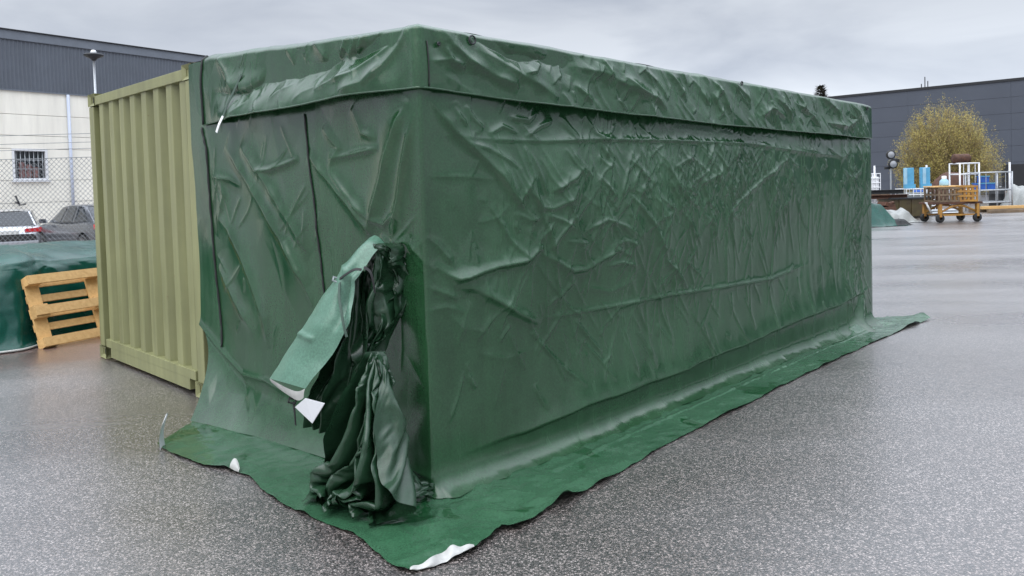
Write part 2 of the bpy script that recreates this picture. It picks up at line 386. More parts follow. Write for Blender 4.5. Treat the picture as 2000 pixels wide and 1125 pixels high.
M['trim'] = mat('roof_flashing', (.15, .17, .20), .5, var=.1)
M['hall'] = mat('dark_grey_panel', (.060, .070, .092), .55, var=.08, vscale=.6)
M['hall_edge'] = mat('black_flashing', (.012, .013, .016), .5)
M['pipe_blue'] = mat('pale_blue_downpipe', (.52, .57, .68), .5)
M['lens'] = mat('lamp_lens', (.26, .27, .29), .3)
M['glass'] = mat('window_glass', (.02, .025, .03), .08, spec=.6, var=.3, vscale=3)
M['frame_w'] = mat('white_window_frame', (.72, .73, .75), .5)
M['pinkish'] = mat('curtain', (.25, .12, .11), .8, var=.4, vscale=10)
M['wood'] = mat('fresh_pine', (.72, .46, .19), .62, color2=(.56, .33, .12), vscale=2.0, streak=(1, 14, 14), bump=.15, bscale=30)
_t = M['wood'].node_tree; _b = _t.nodes['Principled BSDF']; _o = _b.inputs['Base Color'].links[0].from_socket
_oi = _t.nodes.new('ShaderNodeObjectInfo'); _mr = _t.nodes.new('ShaderNodeMapRange'); _mr.inputs['To Min'].default_value = .72; _mr.inputs['To Max'].default_value = 1.1
_t.links.new(_oi.outputs['Random'], _mr.inputs['Value']); _sc = _t.nodes.new('ShaderNodeVectorMath'); _sc.operation = 'SCALE'
_t.links.new(_o, _sc.inputs[0]); _t.links.new(_mr.outputs[0], _sc.inputs['Scale']); _t.links.new(_sc.outputs[0], _b.inputs['Base Color'])
M['wood_old'] = mat('weathered_timber', (.17, .12, .075), .7, var=.4, vscale=3, bump=.2)
M['silver'] = mat('silver_paint', (.50, .52, .55), .26, metal=.55, coat=.6)
M['greyc'] = mat('grey_paint', (.085, .092, .105), .28, metal=.5, coat=.6)
M['rubber'] = mat('tyre_rubber', (.014, .014, .015), .75)
M['rim'] = mat('alloy', (.5, .5, .52), .35, metal=.8)
M['red'] = mat('red_lamp', (.55, .015, .025), .2)
M['plate'] = mat('number_plate', (.62, .63, .62), .5)
M['yellow'] = mat('ochre_paint', (.42, .22, .035), .5, color2=(.26, .12, .03), vscale=6, bump=.05)
M['olivebin'] = mat('brown_olive_skip', (.075, .060, .022), .6, color2=(.045, .030, .014), vscale=4)
M['blue'] = mat('bright_blue_sheet', (.09, .33, .52), .45, var=.2, vscale=3)
M['paleblue'] = mat('pale_blue_plastic', (.30, .50, .62), .5, var=.2)
M['navy'] = mat('strong_blue_plastic', (.02, .10, .42), .45, var=.3, vscale=5)
M['rust'] = mat('rusty_steel', (.10, .040, .020), .75, color2=(.04, .018, .012), vscale=6)
M['greysheet'] = tarp_mat('grey_sheet', (.20, .21, .20), (.30, .31, .30), .45)
M['bark'] = mat('willow_bark', (.26, .20, .10), .8, color2=(.17, .12, .07), vscale=5)
M['leaf'] = mat('willow_buds', (.50, .40, .115), .7, color2=(.31, .245, .08), vscale=1.3)
M['leaf2'] = mat('willow_buds_green', (.42, .385, .115), .7, color2=(.26, .235, .075), vscale=1.3)
M['dgreen'] = mat('spruce_twigs', (.09, .085, .06), .8, var=.4)

# ------------------------------------------------------------------ ground
def ground_z(x, y):                       # the yard falls slightly behind the fence on the left
    return -.32 * sstep(10, 20, y) * sstep(-1, -7, x)
def axis_vals(lo, hi, n, c, tight):
    t = np.linspace(-1, 1, n); return c + np.sinh(t * tight) / math.sinh(tight) * (hi - lo) / 2
gx = axis_vals(-900, 900, 121, 0, 5); gy = axis_vals(-900, 900, 121, 12, 5)
X, Y = np.meshgrid(gx, gy, indexing='ij')
g = grid_object('asphalt_yard', np.stack([X, Y, ground_z(X, Y)], -1), M['asphalt'])
tag(g, kind='structure')

CREASES = [
([(0.04,2.06),(0.20,1.89),(0.36,1.77),(0.51,1.65),(0.60,1.53),(0.68,1.46)],40,12,3),
([(0.29,1.83),(0.43,1.80),(0.59,1.73),(0.69,1.67)],22,5,2),
([(0.65,1.69),(0.73,1.56),(0.83,1.46),(0.92,1.45),(1.09,1.50),(1.15,1.58)],30,6,2.5),
([(0.91,1.55),(1.02,1.59),(1.14,1.64),(1.22,1.70)],30,5,2),
([(0.05,1.20),(0.12,1.14),(0.18,1.11),(0.26,1.12),(0.47,1.15),(0.69,1.16),(0.76,1.20),(0.84,1.23)],45,5,2),
([(0.89,1.21),(1.01,1.32),(1.12,1.40)],24,2.5,2),
([(0.16,1.07),(0.29,1.05),(0.44,0.97),(0.62,0.87),(0.83,0.77)],40,9,3),
([(0.82,1.19),(0.93,1.14),(1.09,1.06),(1.22,1.06),(1.37,1.11),(1.60,1.17)],30,5,2),
([(1.65,1.52),(1.80,1.41),(1.93,1.29),(2.03,1.16),(2.13,1.04)],34,3,2.5),
([(2.09,1.05),(2.25,0.94),(2.41,0.80)],28,2.5,2),
([(1.52,1.45),(1.63,1.63),(1.74,1.80)],26,3,2.5),
([(1.14,1.78),(1.22,1.70),(1.30,1.63)],22,2.5,2),
([(1.34,1.65),(1.44,1.57),(1.53,1.48)],24,2.5,2),
([(2.09,1.86),(2.16,1.68),(2.27,1.53),(2.40,1.34),(2.49,1.14),(2.54,1.03)],24,2.5,2),
([(2.95,1.29),(3.24,1.44),(3.59,1.58),(3.97,1.72),(4.12,1.78)],22,2.5,3),
([(0.13,1.87),(0.46,1.85),(0.92,1.85),(1.35,1.87),(2.15,1.88),(3.34,1.88),(4.72,1.80),(5.45,1.78)],26,5,1.6),
([(-0.02,1.66),(0.26,1.65),(0.49,1.63)],6,2,2),
([(0.74,0.81),(1.06,0.80),(1.52,0.79),(2.18,0.78),(2.89,0.75),(3.74,0.72),(4.57,0.78)],24,4,2),
([(1.13,0.76),(1.25,0.64),(1.39,0.50)],22,2.5,2),
([(1.41,0.66),(1.57,0.77),(1.80,0.79)],14,2.5,2),
([(5.05,1.76),(5.08,1.21),(5.07,0.42)],14,3,3),
([(4.74,1.81),(4.82,1.32),(4.82,0.53)],12,2,2),
([(5.58,1.81),(5.50,1.29),(5.42,0.77)],14,3,2),
([(2.97,1.37),(2.99,1.07),(3.00,0.70)],14,2,2),
([(3.40,1.25),(3.42,0.95),(3.43,0.69)],9,2,2),
([(1.48,1.19),(1.62,1.21),(1.77,1.16)],18,3,2),
([(1.20,1.30),(1.41,1.36),(1.59,1.31),(1.73,1.25)],20,3,2),
([(0.85,1.42),(0.99,1.38),(1.13,1.31)],22,3,2),
([(0.62,1.44),(0.74,1.39),(0.83,1.40)],20,3,2),
([(1.03,1.25),(1.22,1.22),(1.15,1.16)],16,3,2),
([(1.42,1.06),(1.58,1.07),(1.75,1.03)],20,3,2),
([(1.80,1.51),(1.69,1.55)],10,2,2),
([(0.34,1.40),(0.48,1.42),(0.58,1.49)],10,3,2),
([(0.48,1.41),(0.57,1.29),(0.65,1.22),(0.71,1.17)],18,4,2),
([(0.80,1.27),(0.87,1.32),(0.94,1.38)],14,2,2),
([(2.21,1.68),(2.41,1.75),(2.52,1.79)],14,2,2),
([(2.41,1.79),(2.62,1.68),(2.77,1.62)],16,2,2),
([(2.55,1.56),(2.84,1.63),(2.92,1.71)],14,2,2),
([(2.77,1.79),(2.92,1.55),(3.03,1.43)],16,2,2),
([(3.25,1.80),(3.33,1.63),(3.24,1.51)],12,2,2),
([(0.20,2.04),(0.25,1.96),(0.29,1.92)],30,4,2),
([(0.29,2.03),(0.36,1.95),(0.42,1.91)],26,3,2),
([(0.62,1.98),(0.79,1.97),(0.88,2.03)],24,4,2),
([(0.44,1.88),(0.56,1.93),(0.70,1.89)],22,3,2),
([(0.74,1.87),(0.88,1.94),(1.01,1.98)],24,3,2),
([(1.08,2.01),(1.15,1.94),(1.22,1.88)],22,2.5,2),
([(1.30,2.02),(1.40,1.91),(1.56,1.85)],22,2.5,2),
([(1.62,1.99),(1.54,1.91),(1.45,1.86)],20,2.5,2),
([(1.85,1.99),(1.97,1.91),(2.09,1.86)],18,2.5,2),
([(3.34,1.96),(3.51,1.90),(3.74,1.86)],14,2.5,2),
([(4.18,1.89),(4.39,1.85),(4.83,1.82)],16,3,2),
([(4.95,1.88),(5.32,1.76),(5.59,1.87)],18,3,2),
([(5.32,1.66),(5.58,1.55),(5.86,1.65)],14,3,2),
([(0.09,0.97),(0.23,0.84),(0.41,0.79)],10,5,3),
([(0.88,0.87),(1.02,0.94),(1.14,1.01)],14,3,2),
([(1.21,0.95),(1.47,0.89),(1.75,0.94)],12,4,3),
([(0.55,0.79),(0.61,0.67),(0.69,0.53)],10,4,3),
([(1.57,0.64),(1.67,0.48),(1.73,0.33)],12,3,3),
([(1.01,0.72),(1.05,0.53),(1.02,0.41)],9,4,3),
([(0.33,0.69),(0.54,0.62),(0.78,0.64)],8,4,3),
([(2.11,0.70),(2.17,0.51),(2.16,0.32)],10,3,3),
([(-0.01,1.35),(0.07,1.30),(0.17,1.18)],18,3,2),
([(-0.13,1.31),(-0.05,1.25),(0.06,1.16)],26,4,2),
([(-0.01,1.09),(0.09,1.05),(0.20,1.00)],26,4,2),
([(-0.04,0.96),(0.12,0.97),(0.25,0.92)],14,3,2),
([(-2.22,1.93),(-1.93,1.71),(-1.66,1.48),(-1.41,1.25),(-1.17,1.00)],45,12,5),
([(-1.99,1.92),(-1.64,1.68),(-1.39,1.45),(-1.13,1.20)],35,9,5),
([(-1.10,1.82),(-0.89,1.66),(-0.69,1.51),(-0.47,1.34)],35,7,4),
([(-0.89,1.72),(-0.63,1.51),(-0.49,1.43)],26,5,3),
([(-0.08,2.06),(-0.23,1.84),(-0.36,1.62),(-0.52,1.35)],45,7,6),
([(-0.02,2.03),(-0.10,1.80),(-0.18,1.57),(-0.28,1.32)],35,5,4),
([(-1.78,1.74),(-1.57,1.74),(-1.37,1.77),(-1.21,1.80)],26,3,2),
([(-0.88,1.78),(-0.62,1.80),(-0.35,1.82)],22,3,2),
([(-2.43,1.72),(-2.16,1.69),(-2.01,1.64)],20,4,3),
([(-2.39,1.44),(-2.20,1.33),(-1.91,1.02),(-1.72,0.75),(-1.66,0.55)],30,9,6),
([(-2.39,1.06),(-2.09,0.79),(-1.87,0.63)],24,8,6),
([(-1.40,1.28),(-1.23,1.06),(-1.12,0.88)],24,5,4),
([(-0.93,1.97),(-0.77,1.84),(-0.89,1.72)],20,5,3),
([(-0.60,2.06),(-0.51,1.91),(-0.37,1.87)],20,5,3),
([(-2.36,1.77),(-2.26,1.59),(-2.41,1.29)],14,4,4),
([(-0.40,1.34),(-0.31,1.29),(-0.12,1.32)],20,4,3),
([(-0.49,1.43),(-0.35,1.40),(-0.25,1.46)],16,3,2)]
VALANCE_CREASES = [
([(0.10,2.43),(0.18,2.34),(0.30,2.27),(0.51,2.19),(0.67,2.16)],45,8,3),
([(0.36,2.34),(0.59,2.26),(0.80,2.18),(0.99,2.10)],35,9,4),
([(0.11,2.41),(0.13,2.32),(0.18,2.25),(0.28,2.22)],30,4,2),
([(0.29,2.42),(0.40,2.40),(0.59,2.32),(0.89,2.32),(1.17,2.34)],-35,3,6),
([(0.87,2.32),(0.80,2.25),(0.71,2.23)],24,3,2),
([(1.12,2.31),(1.42,2.29),(1.74,2.21),(1.92,2.17)],30,6,4),
([(1.14,2.20),(1.26,2.12),(1.31,2.09)],24,3,2),
([(1.42,2.39),(1.47,2.31),(1.52,2.26)],18,3,2),
([(1.63,2.29),(1.77,2.21),(1.98,2.16),(2.10,2.09)],28,4,3),
([(1.86,2.36),(2.01,2.28),(2.13,2.15)],24,4,2.5),
([(2.17,2.37),(2.30,2.29),(2.39,2.16)],24,4,2.5),
([(2.50,2.36),(2.61,2.25),(2.75,2.14)],22,4,2.5),
([(2.79,2.36),(2.94,2.25),(3.02,2.10)],22,3,2.5),
([(3.10,2.36),(3.31,2.25),(3.35,2.15)],24,4,2.5),
([(3.52,2.10),(3.70,2.18),(3.99,2.11)],28,3,2),
([(3.80,2.28),(3.99,2.20),(4.13,2.10)],24,4,2.5),
([(4.19,2.26),(4.51,2.16),(4.67,2.05)],26,4,2.5),
([(4.84,2.10),(5.33,2.07),(5.57,2.15),(5.44,2.22)],35,4,2),
([(4.74,2.36),(5.09,2.23),(5.14,2.16)],24,5,2.5),
([(5.47,2.33),(5.73,2.19),(5.80,2.05)],24,4,2.5),
([(0.04,2.24),(0.18,2.26),(0.28,2.24)],10,2,2),
([(-2.54,2.32),(-2.19,2.27),(-1.88,2.25),(-1.70,2.29),(-1.55,2.35),(-1.26,2.34),(-0.96,2.31),(-0.74,2.32),(-0.58,2.33)],-50,3,20),
([(-0.58,2.33),(-0.34,2.35),(-0.20,2.40),(-0.07,2.42)],-35,3,10),
([(-2.45,2.59),(-2.26,2.43),(-2.11,2.28)],35,5,4),
([(-1.31,2.51),(-1.22,2.40),(-1.20,2.33)],14,3,3),
([(-0.95,2.50),(-0.84,2.39),(-0.79,2.34)],20,3,3),
([(-0.57,2.46),(-0.60,2.39),(-0.66,2.34)],30,2,2),
([(-0.48,2.45),(-0.51,2.38),(-0.56,2.33)],30,2,2),
([(-0.40,2.44),(-0.44,2.38),(-0.49,2.33)],30,2,2),
([(-0.85,2.26),(-0.80,2.18),(-0.69,2.20),(-0.44,2.24),(-0.15,2.38)],30,5,3),
([(-0.04,2.41),(-0.20,2.27),(-0.35,2.16)],25,5,4),
([(-1.46,2.17),(-1.33,2.22),(-1.14,2.25)],10,3,2),
([(-2.13,2.11),(-1.96,2.16),(-1.81,2.20)],9,3,2),
([(-1.09,2.13),(-0.97,2.18),(-0.80,2.20)],9,3,2),
([(-0.54,2.14),(-0.35,2.17),(-0.25,2.27)],16,4,3)]
FLAP_LEFT = [(-0.777,4.096,1.323),(-0.819,4.053,1.279),(-0.882,4.031,1.207),(-0.939,4.017,1.131),(-1.001,4.009,1.056),(-1.053,3.996,0.970),(-1.103,3.983,0.885),(-1.210,4.018,0.745),(-1.309,4.032,0.611)]
FLAP_RIGHT = [(-0.672,4.020,1.304),(-0.690,3.968,1.288),(-0.722,3.942,1.254),(-0.763,3.913,1.189),(-0.804,3.898,1.124),(-0.818,3.868,1.029),(-0.823,3.818,0.937),(-0.921,3.816,0.777),(-1.064,3.817,0.607)]
FLAP_HEM = [(-1.309,4.032,0.611),(-1.237,3.953,0.600),(-1.166,3.890,0.588),(-1.106,3.845,0.580),(-1.064,3.817,0.607)]
FLAP_HEM_LOW = [(-1.308,4.053,0.584),(-1.237,3.974,0.562),(-1.170,3.908,0.546),(-1.108,3.854,0.528),(-1.077,3.830,0.557)]
LABEL_FLAP = [(-1.142,3.894,0.493),(-1.061,3.800,0.563),(-0.952,3.748,0.549),(-1.035,3.816,0.430)]
STRAPS = [[(-0.909,3.945,1.132),(-0.849,3.872,1.170),(-0.793,3.844,1.203),(-0.765,3.845,1.194)],
[(-0.892,3.914,1.124),(-0.889,3.869,1.057),(-0.865,3.817,0.987),(-0.851,3.789,0.915),(-0.838,3.790,0.868)],
[(-0.753,3.860,1.205),(-0.709,3.803,1.190),(-0.696,3.790,1.135),(-0.692,3.800,1.082)],
[(-0.630,3.725,1.041),(-0.667,3.733,0.958),(-0.727,3.765,0.839),(-0.793,3.816,0.701)],
[(-1.148,3.900,0.521),(-1.143,3.896,0.466),(-1.145,3.912,0.395)],
[(-0.969,3.863,0.426),(-1.011,3.835,0.363),(-1.066,3.847,0.303),(-1.095,3.848,0.282)],
[(-0.772,3.766,1.018),(-0.807,3.787,0.862),(-0.820,3.814,0.663)],
[(-0.972,3.923,0.720),(-0.892,3.858,0.707),(-0.819,3.814,0.668)],
[(-1.095,3.848,0.282),(-1.125,3.836,0.222),(-1.133,3.815,0.138),(-1.109,3.778,0.087)]]
SKIRT_OUTER = [(-2.30,4.82),(-2.07,4.61),(-1.84,4.43),(-1.70,4.37),(-1.52,4.25),(-1.39,4.06),(-1.19,3.83),(-0.98,3.65),(-0.78,3.50),(-0.68,3.36),(-0.59,3.24),(-0.53,3.17),(-0.46,3.13),(-0.37,3.17),(-0.26,3.25),(-0.20,3.31),(-0.13,3.41),(-0.09,3.50),(-0.06,3.48),(-0.02,3.49),(0.07,3.59),(0.13,3.69),(0.21,3.75),(0.52,4.12),(0.89,4.57),(1.57,5.30),(2.24,6.03),(2.82,6.63),(3.34,7.16),(4.01,7.82),(4.51,8.27)]
SKIRT_END = [(4.51,8.27),(4.46,8.47),(4.18,8.72),(4.11,8.81)]
CURLS = [[(-0.47,3.13),(-0.41,3.19),(-0.33,3.23),(-0.26,3.27),(-0.20,3.30)],
[(-1.67,4.35),(-1.64,4.39),(-1.55,4.32)]]
DRAPES = [
([(-0.688,4.021,1.315),(-0.645,3.909,1.242),(-0.652,3.860,1.104),(-0.678,3.857,0.949),(-0.739,3.903,0.784),(-0.818,4.010,0.627),(-0.830,4.021,0.592)],[0.087,0.101,0.132,0.133,0.114,0.062,0.057],[0.050,0.060,0.100,0.110,0.090,0.050,0.040],6,56,40,[(0, 0.03), (0.94, 1)],22),
([(-0.711,3.833,0.772),(-0.696,3.790,0.704),(-0.672,3.696,0.621),(-0.714,3.681,0.501),(-0.787,3.697,0.357),(-0.878,3.745,0.197),(-0.907,3.759,0.063),(-0.912,3.666,0.026)],[0.037,0.074,0.197,0.266,0.308,0.285,0.211,0.170],[0.030,0.060,0.150,0.190,0.210,0.200,0.150,0.120],7,80,48,[(0, 0.04)],24),
([(-0.804,4.038,1.166),(-0.850,4.028,1.033),(-0.891,3.998,0.849),(-0.957,4.021,0.656),(-1.016,4.065,0.453),(-1.052,4.101,0.309)],[0.033,0.061,0.095,0.125,0.128,0.106],[0.020,0.040,0.050,0.060,0.070,0.060],4,40,34,[(0, 0.04), (0.9, 1)],18),
([(-0.694,3.845,0.351),(-0.645,3.768,0.297),(-0.584,3.763,0.207),(-0.516,3.809,0.101),(-0.459,3.850,0.030)],[0.027,0.054,0.070,0.050,0.022],[0.020,0.040,0.050,0.030,0.015],3,28,26,[(0, 0.05), (0.95, 1)],14),
]
CORNER_TAB = [(-2.243,4.742,0.000),(-2.250,4.742,0.065),(-2.233,4.742,0.143),(-2.195,4.742,0.219)]

# ------------------------------------------------------------------ container and tent frame
TC = Vector((-.451, 3.913, 0))                        # foot of the tent's near corner
EX = Vector((.70428426, .70991808, 0))                # along the long side
SX = Vector((.70991808, -.70428426, 0))               # from the container towards the near corner
UP = Vector((0, 0, 1))
DW, LL = 2.7458, 6.1426                               # tent width and length
CB = TC - SX * DW                                     # container's near foot
CA = CB - SX * 2.438
def cpt(u, d, z): return CA + SX * u + EX * d + UP * z  # u across the end, d into the container

box = empty('shipping_container', CA)
tag(box, 'olive green corrugated steel shipping container standing left of the tarpaulin tent', 'container')
def cbuild(mb, name, mt, smooth=False, bevel=0.0, parent=None):
    o = mb.build(name, mt, parent or box, smooth, bevel)
    if parent is None: o.matrix_parent_inverse = Matrix.Translation(-CA)
    return o
CL = 6.058
def casting(u0, d0, z0):
    mb = MB(); mb.obox(cpt(u0, d0, z0), SX * .178, EX * .162, UP * .118)
    me = bpy.data.meshes.new('corner_casting'); me.from_pydata(mb.v, [], mb.f); me.update()
    bm = bmesh.new(); bm.from_mesh(me)
    for f in [f for f in bm.faces]:
        r_ = bmesh.ops.inset_individual(bm, faces=[f], thickness=.034, depth=0)
        bmesh.ops.translate(bm, verts=list(f.verts), vec=-f.normal * .03)
    bm.to_mesh(me); bm.free(); me.materials.append(M['olive'])
    o = link(bpy.data.objects.new('corner_casting', me), box); o.matrix_parent_inverse = Matrix.Translation(-CA)
    # black disc in the end recess, painted for the dark inside the oval hole
    hb = MB(); outd = -1 if d0 < 1 else 1
    dd = d0 - .001 + .03 if d0 < 1 else d0 + .162 - .029
    pl = []
    for k in range(14):
        a = 2 * math.pi * k / 14
        pl.append(cpt(u0 + .089 + .024 * math.cos(a), dd, z0 + .059 + .019 * math.sin(a) + (.012 if math.sin(a) > 0 else -.012)))
    hb.prism(pl, EX * (outd * .002)); h = hb.build('aperture_shade', M['black'], o); h.matrix_parent_inverse = o.matrix_parent_inverse @ Matrix.Identity(4)
    h.matrix_parent_inverse = Matrix.Identity(4)
    return o
for u0 in (0, 2.438 - .178):
    for d0 in (0, CL - .162):
        for z0 in (.006, 2.591 - .118): casting(u0, d0, z0)
        cbuild(MB().obox(cpt(u0 + (.004 if u0 == 0 else .044), d0 + .006, .124), SX * .13, EX * .14, UP * (2.591 - .248)), 'corner_post', M['olive'], bevel=.008)
for d0 in (.006, CL - .086):
    cbuild(MB().obox(cpt(.178, d0, 2.478), SX * (2.438 - .356), EX * .08, UP * .085), 'top_rail', M['olive'], bevel=.006)
    cbuild(MB().obox(cpt(.178, d0, .128), SX * (2.438 - .356), EX * .08, UP * .075).obox(cpt(.30, d0 + .002, .035), SX * (2.438 - .60), EX * .076, UP * .095), 'bottom_rail', M['olive'], bevel=.004)
for u0 in (.004, 2.438 - .084):
    cbuild(MB().obox(cpt(u0, .162, 2.50), SX * .08, EX * (CL - .324), UP * .075), 'top_rail', M['olive'], bevel=.006)
    cbuild(MB().obox(cpt(u0, .162, .05), SX * .08, EX * (CL - .324), UP * .15), 'bottom_rail', M['olive'], bevel=.006)
def corrugated(length, n, depth, duty=(.40, .16, .28, .16)):
    """profile (u, recess) along a wall: n ribs standing proud"""
    p = length / n; pts = []
    for i in range(n):
        a = i * p
        pts += [(a, depth), (a + duty[2] * p, depth), (a + (duty[2] + duty[1]) * p, 0), (a + (1 - duty[3]) * p, 0)]
    pts.append((length, depth)); return pts
def corr_mesh(prof, fn, z0, z1, zs=5):
    mb = MB(); P = []; F = []
    n = len(prof)
    for i in range(zs):
        z = z0 + (z1 - z0) * i / (zs - 1)
        for u, r_ in prof: P.append(fn(u, r_, z))
    for i in range(zs - 1):
        for j in range(n - 1): F.append((i * n + j, i * n + j + 1, (i + 1) * n + j + 1, (i + 1) * n + j))
    return mb.add(P, F)
pr = corrugated(2.438 - .26, 8, .075)
pr = [(u, r_) for u, r_ in pr]
o = corr_mesh(pr, lambda u, r_, z: cpt(.128 + u, .022 + r_, z), .19, 2.49)
cbuild(o, 'end_panel', M['olive'], bevel=.006)
cbuild(corr_mesh(pr, lambda u, r_, z: cpt(2.438 - .13 - u, CL - .02 - r_, z), .19, 2.49), 'end_panel', M['olive'])
ps = corrugated(CL - .26, 21, .036)
cbuild(corr_mesh(ps, lambda u, r_, z: cpt(.018 + r_, CL - .13 - u, z), .19, 2.51), 'side_panel', M['olive'])
cbuild(corr_mesh(ps, lambda u, r_, z: cpt(2.42 - r_, .13 + u, z), .19, 2.51), 'side_panel', M['olive'])
cbuild(MB().obox(cpt(.06, .06, 2.545), SX * 2.32, EX * (CL - .12), UP * .02), 'roof', M['olive'])
cbuild(MB().obox(cpt(.06, .06, .15), SX * 2.32, EX * (CL - .12), UP * .03), 'floor', M['wood_old'])

# ------------------------------------------------------------------ the tarpaulin tent
tent = empty('tarpaulin_tent', TC)
tag(tent, 'large wrinkled dark green tarpaulin tent set up against the olive container', 'tent')
TI = Matrix.Translation(-TC)
def tb(o): o.matrix_parent_inverse = TI; return o
RC = .014; HA = RC * math.pi / 4
TCn = np.array(TC); EXn = np.array(EX); SXn = np.array(SX)
def wall_point(S, off, Z):
    """point on the wall path: S<0 along the short side, S>0 along the long side, rounded at the corner"""
    S = np.asarray(S, float)
    al = np.clip((S + HA) / (2 * HA), 0, 1) * (math.pi / 2)           # 0: faces -EX, pi/2: faces SX
    nx = -np.cos(al)[..., None] * EXn + np.sin(al)[..., None] * SXn
    base = TCn + EXn * RC - SXn * RC + nx * RC
    fr = np.maximum(S - HA, 0)[..., None] * EXn; sd = np.minimum(S + HA, 0)[..., None] * SXn
    P = base + fr + sd + nx * np.asarray(off)[..., None]
    P[..., 2] = Z
    return P
def top_z(S):
    S = np.asarray(S, float)
    return np.where(S > 0, 2.434 - .095 * np.clip(S / LL, 0, 1), 2.434 + .17 * np.clip(-S / 2.6, 0, 1) ** 1.05)
def valance_z(S):
    S = np.asarray(S, float)
    return np.where(S > 0, np.interp(S, [0, .67, 1.62, 2.93, 5.73, 6.2], [2.105, 2.072, 2.043, 2.012, 1.98, 1.98]), 2.105 - .004 * np.sin(S * 4))

def fine_creases(D, S, Z, ax, n, rng, smin, smax, zfn, amp=(3, 9), dens=None, ln=(.06, .3), steep=(.6, 1.4)):
    for i in range(n):
        for _ in range(30):
            s = rng.uniform(smin, smax); z = zfn(s, rng)
            if dens is None or rng.random() < dens(s, z): break
        a = rng.choice((-1, 1)) * rng.uniform(*steep); l = rng.uniform(*ln)
        pl = [(s, z)]
        for k in range(rng.choice((2, 3))):
            a += rng.uniform(-.22, .22)
            pl.append((pl[-1][0] + math.cos(a) * l / 2, pl[-1][1] + math.sin(a) * l / 2))
        add_crease(D, S, Z, pl, rng.uniform(*amp) / 1000., rng.uniform(.008, .020), rng.uniform(.005, .010), ax, None)

# ---- walls
sg_ = np.concatenate([np.linspace(-2.745, -.04, 330), np.linspace(-.034, .034, 14), np.linspace(.04, LL, 860)])
nz_ = 330
tz = np.linspace(0, 1, nz_) ** 1.0
S2 = np.repeat(sg_[:, None], nz_, 1)
ztop = np.where(sg_ > 0, top_z(sg_) - .03, top_z(sg_) - .03)
Z2 = .012 + tz[None, :] * (ztop[:, None] - .012)
D = np.zeros_like(S2)
front = sstep(-.012, .012, S2); sidew = 1 - front
# broad slackness
D += front * (.030 * vnoise(S2 * .8, Z2 * .9, 4) + .012 * vnoise(S2 * 2.1, Z2 * 2.3, 5))
D += sidew * (.050 * vnoise(S2 * 1.1 + 3, Z2 * .8, 6) + .02 * vnoise(S2 * 3 + Z2 * 2, Z2 * 1.2, 7))
# crushed areas
D += front * .075 * np.exp(-((S2 - 1.5) / 1.25) ** 2) * sstep(2.1, 1.55, Z2) * sstep(.55, 1.35, Z2)
D += front * .03 * sstep(2.2, 3.2, S2) * sstep(2.05, 1.8, Z2) * sstep(.9, 1.6, Z2)
mcr = front * (np.exp(-((S2 - 2.1) / 1.5) ** 2 - ((Z2 - 1.65) / .55) ** 2) + .45 * np.exp(-((S2 - 3.9) / 1.6) ** 2 - ((Z2 - 1.6) / .45) ** 2) + .35 * np.exp(-((S2 - 5.6) / .5) ** 2) + .25 * np.exp(-((Z2 - .75) / .15) ** 2) + .12)
D += mcr * (.008 * crumple(S2 * 3.6, Z2 * 3.0, 21) + .011 * crumple(S2 * 8.0, Z2 * 7.0, 22) + .006 * crumple(S2 * 18, Z2 * 15, 23))
mgr = front * np.exp(-((S2 - .15) / .35) ** 2 - ((Z2 - 1.1) / .16) ** 2)
D += mgr * (.030 * crumple(S2 * 7, Z2 * 9, 31) + .014 * crumple(S2 * 15, Z2 * 17, 32))
D += sidew * (.016 * crumple(S2 * 2.3 + Z2 * .8, Z2 * 1.6, 24) + .005 * crumple(S2 * 6, Z2 * 5, 25))
# fine vertical rippling towards the far end
D += front * sstep(3.0, 4.6, S2) * .006 * vnoise(S2 * 16 + 1.5 * vnoise(S2, Z2 * 2, 41), Z2 * 1.3, 42)
D += front * .004 * vnoise(S2 * 9, Z2 * 2.0, 43)
Dc = np.zeros_like(D)
for pl, a, wu, wd in CREASES:
    big = a >= 38 or min(p_[0] for p_ in pl) < 0
    add_crease(Dc, S2, Z2, pl, a / 1000. * (.8 if big else .6), wu / 100. * (.65 if big else .45), wd / 100. * .7, sg_, None)
rngc = random.Random(11)
D *= 1 - .85 * np.exp(-(S2 / .13) ** 2)
def dens_front(s, z):
    return min(1, .9 * math.exp(-((s - 2.0) / 1.3) ** 2 - ((z - 1.6) / .38) ** 2) + .6 * math.exp(-((s - 3.5) / 1.2) ** 2 - ((z - 1.65) / .26) ** 2) + .25 * math.exp(-((s - 1.6) / 1.2) ** 2 - ((z - .75) / .3) ** 2) + .035 + .4 * math.exp(-((s - 5.7) / .35) ** 2))
fine_creases(Dc, S2, Z2, sg_, 560, rngc, .1, 6.0, lambda s, r: r.uniform(.25, 2.0), (3.5, 9), dens_front)
fine_creases(Dc, S2, Z2, sg_, 170, rngc, .2, 5.9, lambda s, r: r.uniform(.45, 2.0), (3.5, 9.5), lambda s, z: .05 + .95 * dens_front(s, z), (.22, .6), (.9, 1.5))
fine_creases(Dc, S2, Z2, sg_, 45, rngc, -2.5, -.1, lambda s, r: r.uniform(.5, 2.05), (3, 7), None, (.1, .45))
D += Dc * (1 - .85 * np.exp(-(S2 / .08) ** 2))
